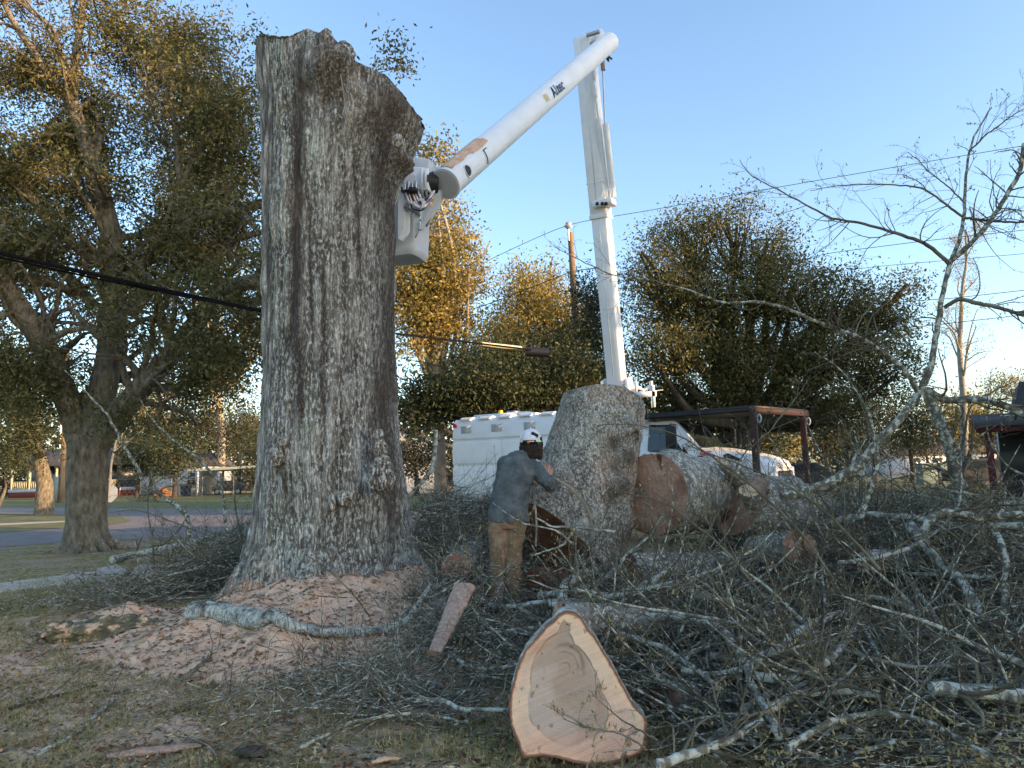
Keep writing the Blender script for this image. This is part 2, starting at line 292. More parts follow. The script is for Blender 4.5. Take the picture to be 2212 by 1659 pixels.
# ================================================================ setting
xs = np.concatenate([np.linspace(-900, -40, 14), np.linspace(-34, -9, 26), np.linspace(-8, 9, 150), np.linspace(10, 36, 26), np.linspace(42, 900, 14)])
ys = np.concatenate([np.linspace(-300, 0, 12), np.linspace(1, 14, 120), np.linspace(15, 60, 45), np.linspace(66, 1200, 20)])
X, Y = np.meshgrid(xs, ys); P = np.stack([X, Y, gr(X, Y)], -1); near = (np.abs(X) < 9) & (Y > 2) & (Y < 14)
P[..., 2] += np.where(near, .035*(fbm(np.stack([X*3, Y*3, X*0], -1), 3)-.5), 0)
n1, n2 = X.shape; idx = np.arange(n1*n2).reshape(n1, n2)
Q = np.stack([idx[:-1, :-1], idx[:-1, 1:], idx[1:, 1:], idx[1:, :-1]], -1).reshape(-1, 4)
tag(MB().add(P, Q).build('ground', M['ground'], smooth=True), kind='structure')
def sheet(name, pts, z, m, thick=0.):
    P = [G(u, v)+np.array([0, 0, z]) for u, v in pts]; b = MB()
    n = len(P); b.add(P, T=[]);
    me = bpy.data.meshes.new(name); me.from_pydata([tuple(p) for p in P], [], [tuple(range(n))]); me.materials.append(m)
    o = bpy.data.objects.new(name, me); C.objects.link(o); return tag(o, kind='structure')
sheet('road', [(-500, 1228), (0, 1182), (225, 1167), (500, 1160), (900, 1150), (1300, 1142), (1300, 1098), (900, 1101), (500, 1101), (0, 1097), (-700, 1097)], .008, M['asphalt'])
sheet('verge', [(-500, 1190), (0, 1152), (150, 1140), (225, 1136), (270, 1130), (283, 1124), (260, 1116), (220, 1114), (0, 1110), (-500, 1108)], .016, M['lawn'])
sheet('path', [(-500, 1140), (0, 1136), (140, 1129), (140, 1126), (0, 1132), (-500, 1134)], .022, M['concrete'])
sheet('lawn', [(-900, 1095), (0, 1096), (500, 1100), (1300, 1097), (1300, 1065), (900, 1062), (400, 1066), (-900, 1072)], .004, M['lawn'])
sheet('far_lawn', [(1500, 1140), (2700, 1130), (2900, 1024), (1500, 1034)], .006, M['lawn'])
sheet('far_path', [(1880, 1031.5), (2400, 1029), (2400, 1027), (1880, 1028)], .02, M['concrete'])
# sidewalk: a real slab with cracks as separate heaved pieces
def slab(pts, z0, z1):
    return MB().prism([G(u, v)+np.array([0, 0, z0]) for u, v in pts], (0, 0, z1-z0))
tag(slab([(-300, 1320), (0, 1284), (200, 1258), (205, 1238), (0, 1264), (-300, 1296)], -.02, .035).build('sidewalk', M['concrete']), kind='structure')
tag(slab([(207, 1257), (262, 1250), (275, 1240), (250, 1226), (209, 1236)], -.02, .06).build('sidewalk', M['concrete']), kind='structure')
tag(slab([(277, 1256), (345, 1250), (430, 1240), (425, 1226), (300, 1232)], -.02, .10).build('sidewalk', M['concrete']), kind='structure')
# sawdust heap
sx = np.linspace(-5.6, 0.6, 260); sy = np.linspace(4.6, 9.6, 210); X, Y = np.meshgrid(sx, sy)
def sawH(X, Y):
    d = np.hypot((X+2.05), (Y-8.6)); h = .42*np.exp(-(np.maximum(d-.7, 0)/.75)**2)
    h += .19*np.exp(-((X+4.2)/.6)**2-((Y-7.75)/.5)**2)+.17*np.exp(-((X+3.3)/1.0)**2-((Y-7.1)/.6)**2)+.16*np.exp(-((X+2.1)/.35)**2-((Y-6.4)/.45)**2)
    h += .13*np.exp(-((X+2.3)/1.2)**2-((Y-6.6)/.9)**2)+.1*np.exp(-((X+1.2)/.6)**2-((Y-7.2)/.6)**2)
    p = np.stack([X*2.2, Y*2.2, X*0], -1); h = h*(.6+.8*fbm(p, 4, 3))+.09*(fbm(p*3, 4, 9)-.5)*sst(0, .1, h)
    return h-.065
tag(MB().add(np.stack([X, Y, gr(X, Y)+sawH(X, Y)], -1), (lambda i: np.stack([i[:-1, :-1], i[:-1, 1:], i[1:, 1:], i[1:, :-1]], -1).reshape(-1, 4))(np.arange(X.size).reshape(X.shape))).build('sawdust_heap', M['saw'], smooth=True),
    'heap of pinkish sawdust spread round the foot of the standing trunk', 'sawdust', kind='stuff')
def hz(x, y): return gr(x, y)+np.maximum(sawH(x, y)*((x > -5.6) & (x < .6) & (y > 4.6) & (y < 9.6)), 0)
# grass blades, leaves, chips
n = 110000; y = 3.6+8.5*rng.random(n)**1.5; x = -6.5+rng.random(n)*8.5*1.0; x = np.where(y > 8, x*1.3-1, x)
keep = (fbm(np.stack([x*1.1, y*1.1, x*0], -1), 3, 5) > .46) & (sawH(x, y) < .02); x = x[keep]; y = y[keep]; n = len(x); b = MB()
z = gr(x, y); hgt = rng.uniform(.015, .05, n)*(.6+1.6*fbm(np.stack([x*4, y*4, x*0], -1), 2, 8)**1.5); an = rng.random(n)*2*pi; wd = rng.uniform(.0015, .003, n)*(1+y*.12); lean = rng.normal(size=(n, 2))*.03
B = np.stack([x, y, z], -1); dx = np.stack([np.cos(an), np.sin(an), an*0], -1)*wd[:, None]
V = np.stack([B-dx, B+dx, B+np.stack([lean[:, 0], lean[:, 1], hgt], -1)], 1); b.add(V, T=np.arange(3*n).reshape(-1, 3))
tag(b.build('grass', M['grassb']), 'short winter grass growing between the litter', 'grass', kind='stuff')
def litter(name, n, L, W, m, label, cat, xr, yr, zoff=.008, flat=.25):
    x = rng.uniform(*xr, n); y = yr[0]+(yr[1]-yr[0])*rng.random(n)**1.4; c = np.stack([x, y, hz(x, y)+zoff], -1); b = MB()
    a = rng.normal(size=(n, 3)); a[:, 2] *= flat; a /= np.linalg.norm(a, axis=1, keepdims=True); q = rng.normal(size=(n, 3)); q[:, 2] *= flat
    q = np.cross(np.cross(a, q), a); q /= np.linalg.norm(q, axis=1, keepdims=True); sc = rng.uniform(.5, 1.4, (n, 1)); a = a*L*.5*sc; q = q*W*.5*sc
    b.add(np.stack([c-a, c+q+a*.2, c+a, c-q+a*.1], 1), np.arange(4*n).reshape(-1, 4)); return tag(b.build(name, m), label, cat, kind='stuff')
litter('fallen_leaves', 34000, .055, .026, M['dleaf'], 'brown dead leaves littering the grass', 'leaves', (-7, 4), (3.7, 13))
litter('wood_chips', 9000, .022, .010, M['chip'], 'pale wood chips scattered over the ground', 'wood chips', (-4.5, 3), (3.8, 8.5))
litter('bark_crumbs', 7000, .035, .014, M['bark_dark'], 'dark bark crumbs scattered over sawdust and grass', 'bark crumbs', (-5, 2.5), (3.9, 9))

# ================================================================ the standing trunk
TY = 8.6
rows = [(70, 560, 800), (97, 560, 838), (160, 562, 872), (200, 565, 895), (240, 568, 915), (275, 570, 917), (310, 572, 905), (350, 573, 884), (385, 574, 868), (420, 575, 856), (470, 575, 848), (560, 576, 848), (700, 577, 847), (800, 576, 850), (870, 572, 855), (950, 566, 861), (1000, 563, 867), (1060, 558, 877), (1120, 553, 884), (1170, 545, 893), (1210, 532, 905), (1250, 512, 925), (1290, 488, 948), (1340, 465, 970)]
zc = []; xl = []; xr_ = []
for v, a, b_ in rows:
    l = D(a, v, TY); r_ = D(b_, v, TY); zc.append((l[2]+r_[2])/2); xl.append(l[0]); xr_.append(r_[0])
zc = np.array(zc[::-1]); xl = np.array(xl[::-1]); xr_ = np.array(xr_[::-1])
NR, NC = 820, 520
zz = np.linspace(zc[0], zc[-1], NR); k5 = np.ones(25)/25
def sm(a): p = np.pad(a, 12, mode='edge'); return np.convolve(p, k5, 'valid')
L_ = sm(np.interp(zz, zc, xl)); R_ = sm(np.interp(zz, zc, xr_)); cx = (L_+R_)/2; ra = (R_-L_)/2; rb = np.minimum(ra, .80+.25*np.maximum(0, .9-zz))
th = np.linspace(0, 2*pi, NC, endpoint=False); TH, ZZ = np.meshgrid(th, zz)
nx = np.sin(TH); ny = -np.cos(TH); X = cx[:, None]+ra[:, None]*nx; Yt = TY+rb[:, None]*ny
pp = np.stack([X, Yt, ZZ], -1)
dsp = .075*(fbm(pp*np.array([1.6, 1.6, .45]), 3, 11)-.5)
rid = np.abs(fbm(pp*np.array([11, 11, 1.5]), 4, 21)-.5)*2; fine = fbm(pp*np.array([34, 34, 7]), 3, 31)
rid2 = np.abs(fbm(pp*np.array([5.5, 5.5, .55]), 3, 121)-.5)*2; dsp += .060*(rid-.25)+.016*(fine-.5)+.075*(np.minimum(rid2, .35)-.2)
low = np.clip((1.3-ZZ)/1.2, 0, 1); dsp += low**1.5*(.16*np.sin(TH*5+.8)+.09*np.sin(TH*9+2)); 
bumps = [(722, 150, 58, .34, 1), (715, 222, 26, -.09, 1), (668, 190, 20, -.10, 1), (705, 95, 22, .12, 1), (742, 248, 36, .10, 0), (860, 302, 20, .12, 1), (840, 190, 50, .10, 1), (622, 225, 14, -.04, 1), (600, 985, 26, .06, 0), (770, 205, 18, .07, 0), (800, 240, 30, .06, 1), (640, 440, 30, -.02, 1)]
dark = np.zeros_like(X); pale = np.zeros_like(X); fr = ny < .1
for u, v, r, a, dk in bumps:
    c = D(u, v, TY-.78); rr = r/1533.5*8; d2 = ((X-c[0])**2+(ZZ-c[2])**2)/rr**2; g = np.exp(-d2)*fr; dsp += a*g*(1+.5*(fbm(pp*9, 3, 5)-.5)); 
    if dk: dark = np.maximum(dark, np.exp(-d2*.6)*fr*.75)
X2 = X+dsp*nx; Y2 = Yt+dsp*ny; Z2 = ZZ.copy()
prof = np.array([(D(u, v, TY)[0], 0, D(u, v, TY-.76*math.sqrt(max(0, 1-((u-738)/180)**2)))[2]) for u, v in [(540, 98), (560, 96), (640, 89), (668, 88), (684, 78), (705, 70), (730, 80), (752, 92), (775, 124), (800, 152), (828, 156), (852, 164), (872, 196), (900, 240), (918, 278), (925, 300)]])
ztop = np.interp(X2, prof[:, 0], prof[:, 2])+.02*(fbm(pp*6, 2, 2)-.5)
Z2 = np.minimum(Z2, ztop)
# colour of the bark
streak = fbm(pp*np.array([5, 5, .35]), 4, 41); n_h = fbm(pp*np.array([26, 26, 9]), 4, 51); n_l = fbm(pp*np.array([2.2, 2.2, .8]), 4, 61)
xr01 = (X-L_[:, None])/(R_-L_)[:, None]
c = np.empty(X.shape+(3,)); c[:] = (.135, .125, .108)
def mixc(c, f, col): f = np.clip(f, 0, 1)[..., None]; return c*(1-f)+np.array(col)*f
c = mixc(c, sst(.42, .62, streak)*.45, (.19, .185, .165))
c = mixc(c, sst(.20, .10, xr01)*.85, (.20, .18, .155))                       # the smoother left flank
c = mixc(c, sst(.5, .62, fbm(pp*np.array([4, 4, .8]), 4, 77))*.5*sst(.1, .25, xr01)*sst(.62, .4, xr01), (.11, .15, .085))   # green algae
spk = sst(.50, .60, n_h+.10*(n_l-.5)*2+.07*np.sin(xr01*9-1)); c = mixc(c, spk*.30*(1-dark*.6), (.26, .255, .22)); alpha = np.clip(.75+.25*spk+.5*(streak-.5), 0, 1)*(1-dark*.75)*(1-.85*sst(.20, .10, xr01))*.95
big = sst(.66, .72, fbm(pp*np.array([9, 9, 5]), 4, 91)); c = mixc(c, big*.5, (.40, .42, .37))
c = mixc(c, sst(.28, .05, rid)*.75, (.055, .045, .036)); c = mixc(c, sst(.12, .02, rid2)*.8, (.04, .033, .027))
for u0, v0, u1, v1, wpx in [(655, 95, 625, 760, 15), (632, 200, 648, 900, 13), (830, 380, 815, 860, 22), (808, 820, 838, 1200, 20), (700, 560, 695, 800, 5), (760, 300, 770, 560, 5), (668, 420, 672, 700, 4), (690, 780, 700, 900, 6), (600, 960, 618, 1080, 10), (840, 180, 800, 420, 30)]:
    a0 = D(u0, v0, TY-.78); a1 = D(u1, v1, TY-.78); t = np.clip((ZZ-a1[2])/(a0[2]-a1[2]), 0, 1); xc = a1[0]+(a0[0]-a1[0])*t+.07*(n_l-.5)
    f = np.exp(-((X-xc)/(wpx/1533.5*8))**2)*fr*sst(a1[2]-.3, a1[2]+.2, ZZ)*sst(a0[2]+.2, a0[2]-.2, ZZ); c = mixc(c, f*.95*(.6+.8*streak), (.035, .028, .023)); alpha = alpha*(1-.85*np.clip(f, 0, 1))
c = mixc(c, dark*(.35+.6*fbm(pp*7, 4, 15)), (.075, .058, .047))
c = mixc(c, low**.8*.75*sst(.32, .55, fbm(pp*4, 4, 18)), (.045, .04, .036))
c = mixc(c, low**1.2*spk*.6, (.34, .37, .32))
sdm = sst(.50, .28, ZZ+1.1*(fbm(pp*11, 4, 19)-.5)); c = mixc(c, sdm*.9, (.58, .38, .26)); alpha = alpha*(1-sdm*.9)  # sawdust lodged in the bark
c = mixc(c, sst(.62, .68, fbm(pp*14, 3, 29))*sst(7.2, 6.3, ZZ)*0, (0, 0, 0))
i = np.arange(NR*NC).reshape(NR, NC); j = np.roll(i, -1, 1); Q = np.stack([i[:-1], j[:-1], j[1:], i[1:]], -1).reshape(-1, 4)
troot = thing('tree_trunk', (cx[0], TY, .2), 'huge standing lichen-grey tree trunk with a burl at its cut top', 'tree trunk')
c = np.where((sdm > .5)[..., None], c*np.array([1.3, 1.2, 1.15]), c*np.array([2.95, 2.92, 2.85]))
b = MB().add(np.stack([X2, Y2, Z2], -1), Q, col=np.concatenate([c, alpha[..., None]], -1))
part(b, 'bark', M['bark_v'], troot, True)
# saw-cut top, a sheet following the rim
rim = np.stack([X2[-1], Y2[-1], Z2[-1]], -1); cen = rim.mean(0); VV = [rim*(1-s)+cen*s for s in (0, .25, .5, .75, .97)]; VV = np.array(VV)
VV[1:, :, 2] = np.interp(VV[1:, :, 0], prof[:, 0], prof[:, 2])
i = np.arange(5*NC).reshape(5, NC); j = np.roll(i, -1, 1)
part(MB().add(VV, np.stack([i[:-1], j[:-1], j[1:], i[1:]], -1).reshape(-1, 4)), 'cut_top', M['cut'], troot, True)
def burl(u, v, r, mt='bark_v', sq=(1, .8, 1), lab=None, cl=(.17, .15, .125)):
    c0 = D(u, v, TY-.80); rr = r/1533.5*7.8; nu, nv = 48, 32
    t1 = np.linspace(0, 2*pi, nu, endpoint=False); p1 = np.linspace(-pi/2, pi/2, nv); T1, P1 = np.meshgrid(t1, p1)
    V = np.stack([np.cos(P1)*np.cos(T1), np.cos(P1)*np.sin(T1), np.sin(P1)], -1); V = V*(1+.45*(fbm(V*1.8+u, 4)-.5)+.12*(fbm(V*7+u, 3)-.5))[..., None]
    nz = fbm(V*6+v, 4); cc = mixc(np.ones(V.shape)*np.array(cl), sst(.55, .65, nz), (.33, .33, .29)); cc = mixc(cc, sst(.45, .35, nz), (.07, .055, .045))*np.array([1.8, 1.6, 1.35])
    i = np.arange(nu*nv).reshape(nv, nu); j = np.roll(i, -1, 1)
    o = part(MB().add(V*rr*np.array(sq)+c0, np.stack([i[:-1], j[:-1], j[1:], i[1:]], -1).reshape(-1, 4), col=cc), 'burl', M['bark_v'], troot, True)
    if lab: o['label'] = lab
burl(745, 1076, 17, lab='round grey burl low on the middle of the trunk'); burl(822, 1032, 30, sq=(1, .7, 1.1), lab='large lumpy burl low on the right of the trunk', cl=(.11, .09, .08)); burl(826, 1003, 20, sq=(1, .6, 1)); burl(822, 968, 19, sq=(.8, .6, 1.1)); burl(818, 938, 12, lab='small topmost knob of the right-hand column of burls', cl=(.24, .22, .19))
burl(612, 955, 13, sq=(1, .6, 1), lab='ring-shaped knot on the left of the trunk'); burl(596, 985, 20, sq=(.8, .5, 1.2)); burl(718, 1085, 13, sq=(.7, .6, 1.5)); burl(700, 142, 46, sq=(1, .5, 1.2), lab='huge rough burl bulging at the top of the trunk', cl=(.10, .09, .075)); burl(742, 118, 26, sq=(1, .7, 1.2), cl=(.08, .07, .06)); burl(706, 80, 15, sq=(.9, .8, 1.4)); burl(858, 304, 15, sq=(.9, .7, 1.2))
# surface roots spreading from the flare
def hitS(u, v, lift=0.):
    for Yd in np.arange(3, 14, .02):
        p = D(u, v, Yd)
        if p[2] < hz(p[0], p[1])+lift: return p
    return G(u, v)
for pts, r0 in [([(880, 1290), (940, 1318), (985, 1340)], .08)]:
    P = np.array([hitS(*q) for q in pts]); t = np.linspace(0, 1, len(P)); t2 = np.linspace(0, 1, 50); P = np.stack([np.interp(t2, t, P[:, k]) for k in range(3)], -1); P[:, 2] = hz(P[:, 0], P[:, 1])-.01
    b = MB().tubes(P, r0*(1-.35*t2)*(.8+.5*fbm(P*4, 2)), 14); Vb = b.V[0]; b.V[0] = Vb+(.09*(fbm(Vb*9, 4)-.5))[:, None]
    part(b, 'root', mat('root_bark', [(0, (.03, .03, .02)), (.45, (.10, .09, .07)), (.62, (.16, .15, .07)), (.75, (.55, .36, .24)), (1, (.62, .42, .28))], 12, 8, .95, bump=.9, bscale=40), troot, True)
q = hitS(215, 1372)+np.array([0, .12, .0]); b = MB()
for dx_, dy_, rx, ry, rz_, sd in ((0, 0, .42, .26, .13, 1), (-.34, -.05, .26, .2, .10, 2), (.36, .05, .3, .2, .10, 3)):
    b.ball(q+[dx_, dy_, .03], (rx*.9, ry*.9, rz_*.95), nu=90, nv=46, noise=.9)
for i_ in range(len(b.V)): b.V[i_] = b.V[i_]+(.10*(fbm(b.V[i_]*8, 4, 3)-.5))[:, None]*np.array([.6, .6, 1.])
part(b, 'root', mat('root_bark', [(0, (.04, .035, .025)), (.4, (.12, .10, .065)), (.6, (.17, .15, .08)), (.75, (.62, .40, .26)), (1, (.78, .54, .37))], 8, 9, .95, bump=.9, bscale=40), troot, True)
# a thin dead vine hanging down the burl
P = np.array([D(u, v, 7.42+.0008*(v-150)) for u, v in [(736, 160), (742, 200), (746, 230), (752, 260), (757, 285)]])
tag(MB().tubes(P, np.full(5, .006), 5).build('vine', M['rope']), 'thin pale vine hanging down over the burl of the tall trunk', 'vine')
# ================================================================ branches
def unit(a): return a/(np.linalg.norm(a, axis=-1, keepdims=True)+1e-9)
def grow(P0, d, ln, N=7, wig=.25, bias=(0, 0, 0)):
    Mn = len(P0); P = np.zeros((Mn, N, 3)); P[:, 0] = P0; d = unit(d); cur = rng.normal(size=(Mn, 3))*wig*.5; st = (ln/(N-1))[:, None]
    for k in range(1, N):
        d = unit(d+cur+rng.normal(size=(Mn, 3))*wig*.5+np.array(bias)); P[:, k] = P[:, k-1]+d*st
    return P
def kids(P, R, n, lf, ang=.9, r=.45, N=6, wig=.25, t0=.2, bias=(0, 0, 0), lenabs=None, rmin=.0012):
    Mn, K, _ = P.shape; L = np.linalg.norm(np.diff(P, axis=1), axis=2).sum(1)
    i = np.repeat(np.arange(Mn), n); t = t0+(1-t0)*rng.random(Mn*n); f = t*(K-1); a = np.minimum(f.astype(int), K-2); q = (f-a)[:, None]
    S0 = P[i, a]*(1-q)+P[i, a+1]*q; T = unit(P[i, a+1]-P[i, a]); rad = R[i, a]*(1-q[:, 0])+R[i, a+1]*q[:, 0]
    d = T+unit(np.cross(T, rng.normal(size=T.shape)))*ang*rng.uniform(.6, 1.5, (Mn*n, 1))
    ln = (lenabs if lenabs else L[i]*lf)*(1.15-t*.6)*rng.uniform(.5, 1.3, Mn*n)
    C_ = grow(S0, d, ln, N, wig, bias); r0 = np.maximum(np.minimum(rad*r*rng.uniform(.7, 1.2, Mn*n), rad*.9), rmin)
    return C_, r0[:, None]*np.linspace(1, .35, N)[None]
def path(pts, n=24):                   # smooth polyline through world points
    P = np.array(pts, float); t = np.r_[0, np.cumsum(np.linalg.norm(np.diff(P, axis=0), axis=1))]; t /= t[-1]; tt = np.linspace(0, 1, n)
    Q_ = np.stack([np.interp(tt, t, P[:, k]) for k in range(3)], -1)
    for _ in range(2): Q_[1:-1] = (Q_[:-2]+2*Q_[1:-1]+Q_[2:])/4
    return Q_
def hit(u, v, lift=0.):                # where the sight line meets the top of the brush pile
    for Yd in np.arange(2.4, 14, .03):
        p = D(u, v, Yd)
        if p[2] < gr(p[0], p[1])+pileH(p[0], p[1])*.95+lift: return p
    return G(u, v)
def branch(name, pts, r0, r1, m, label, ntw=14, tw=.5, group=None, cat='branch', buds=30, rough=.02, bias=(0, 0, .02), lv=(3, 3), tm=None, nrs=10):
    P = path(pts, max(20, len(pts)*5)); L = np.linalg.norm(P[-1]-P[0]); P[1:-1] += (fbm(P[1:-1]*3, 2)[:, None]-.5)*rough+rng.normal(size=P[1:-1].shape)*rough*.12
    N = len(P); Rr = np.linspace(r0, r1, N)*(1+.25*(fbm(P*7, 2, 4)-.5)); o = empty(name, tuple(P[0])); tag(o, label, cat, group)
    b = MB().tubes(P, Rr, nrs); part(b, 'limb', m, o, True)
    if ntw:
        tb = MB(); bd = MB(); P1, R1 = kids(P[None], Rr[None], ntw, 0, 1.1, .38, 8, .28, .12, bias, tw, .0022); tb.tubes(P1, R1, 5)
        P2, R2 = kids(P1, R1, lv[0], .42, .8, .55, 6, .3, .2, bias, None, .0015); tb.tubes(P2, R2, 4, caps=False)
        if lv[1]: P3, R3 = kids(P2, R2, lv[1], .45, .8, .6, 4, .3, .2, bias, None, .0012); tb.tubes(P3, R3, 3, caps=False)
        else: P3 = P2
        part(tb, 'twigs', tm or M['twig'], o)
        if buds:
            e = np.concatenate([P2[:, -1], P3[:, -1]]); e = e[rng.permutation(len(e))[:buds]]
            bd.tubes(np.stack([e-[0, 0, .004], e+rng.normal(size=e.shape)*.004, e+rng.normal(size=e.shape)*.006+[0, 0, .014]], 1), np.tile([.0025, .0055, .001], (len(e), 1)), 5, caps=False)
            part(bd, 'buds', M['bud'], o)
    return o
def H(pts): return [hit(u, v, .13) for u, v in pts]
def Dp(pts): return [D(*q) for q in pts]
# limbs lying on the pile, traced on it
HB = [
 ([(1383, 1331), (1450, 1334), (1525, 1342), (1563, 1361), (1585, 1395), (1615, 1432), (1619, 1466), (1653, 1530), (1683, 1590)], .030, .022, 'lich', 'pale lichened limb that bends sharply down beside the big pale wood slab'),
 ([(1615, 1440), (1675, 1406), (1728, 1365), (1780, 1335), (1863, 1316)], .042, .022, 'lich', 'thick lichened limb rising rightward from the fork in the middle of the pile'),
 ([(1383, 1192), (1446, 1226), (1533, 1237), (1593, 1256), (1653, 1290), (1683, 1316)], .028, .018, 'lich', 'white lichened limb crossing below the round cut log'),
 ([(1968, 1136), (2020, 1203), (2076, 1249), (2114, 1316), (2129, 1346)], .050, .035, 'lich', 'thick patchy limb sloping down right at the back of the pile'),
 ([(2125, 1110), (2155, 1158), (2174, 1211), (2174, 1256), (2166, 1338), (2133, 1338)], .034, .020, 'lich2', 'curved patchy limb hooking downward near the right edge of the pile'),
 ([(1739, 1230), (1818, 1293), (1889, 1327), (1945, 1361), (2095, 1391)], .022, .012, 'lich2', 'long thin patchy branch slanting down across the middle of the pile'),
 ([(1420, 1650), (1495, 1627), (1578, 1601), (1645, 1556)], .026, .016, 'lich', 'pale lichened branch lying low beside the bottom of the big wood slab'),
 ([(2012, 1488), (2100, 1494), (2212, 1503), (2290, 1510)], .040, .04, 'lich', 'thick grey limb lying level under yellow buds at the right'),
 ([(1623, 1458), (1705, 1473), (1757, 1451), (1806, 1417), (1862, 1331)], .028, .015, 'lich', 'pale branch sagging then curving up right from the fork in the pile'),
 ([(940, 1366), (980, 1372), (1047, 1369), (1127, 1358), (1196, 1348)], .016, .010, 'lich', 'thin pale branch lying level just left of the pale slab'),
 ([(940, 1240), (988, 1270), (1033, 1294), (1068, 1308), (1111, 1313), (1153, 1300), (1207, 1297), (1255, 1300)], .018, .022, 'lich', 'sagging pale branch in front of the worker\'s feet'),
 ([(1217, 1300), (1217, 1265), (1247, 1244), (1287, 1230), (1330, 1205)], .048, .040, 'lich', 'stout lichen-crusted limb under the leaning log'),
 ([(900, 1515), (961, 1513), (993, 1532), (1097, 1534)], .018, .012, 'lich', 'lichened branch lying low left of the big pale slab'),
 ([(1271, 1332), (1367, 1332), (1420, 1334), (1493, 1342), (1560, 1350)], .032, .026, 'lich', 'thick pale limb lying level behind the tip of the slab'),
 ([(972, 1412), (1004, 1438), (1063, 1446), (1120, 1436)], .022, .014, 'lich2', 'dark patchy branch sagging left of the slab'),
 ([(1271, 1356), (1340, 1369), (1393, 1388), (1441, 1404), (1493, 1438), (1560, 1490)], .022, .014, 'lich', 'pale branch sloping down right from behind the slab'),
 ([(1700, 1140), (1760, 1200), (1800, 1260), (1850, 1330), (1900, 1420)], .026, .012, 'lich2', 'patchy branch falling steeply through the right of the pile'),
 ([(1500, 1290), (1600, 1300), (1700, 1340), (1800, 1400), (1960, 1440), (2150, 1430)], .020, .010, 'twig2', 'long grey branch sweeping right across the pile\'s middle'),
 ([(1780, 1130), (1880, 1110), (1990, 1120), (2060, 1140), (2212, 1135)], .036, .028, 'lich', 'arched mossy limb along the top of the pile at the right'),
 ([(1900, 1180), (2000, 1300), (2060, 1400), (2170, 1480)], .024, .014, 'lich2', 'patchy branch diving to the lower right of the pile'),
 ([(1700, 1620), (1790, 1560), (1900, 1540), (2000, 1560), (2150, 1640)], .020, .012, 'lich2', 'budded branch arching near the bottom right of the pile'),
 ([(1660, 1530), (1720, 1500), (1800, 1490), (1900, 1500)], .030, .022, 'lich', 'short stout pale limb low in the middle of the pile'),
 ([(850, 1230), (930, 1215), (1000, 1190), (1060, 1210)], .030, .020, 'lich2', 'mossy limb behind the trunk\'s right flare'),
]
for i, (pts, a, b_, mt, lab) in enumerate(HB): branch('fallen_limb', H(pts), a, b_, M[mt], lab, 14, .45, 'lichened limbs lying on the brush pile', buds=50)
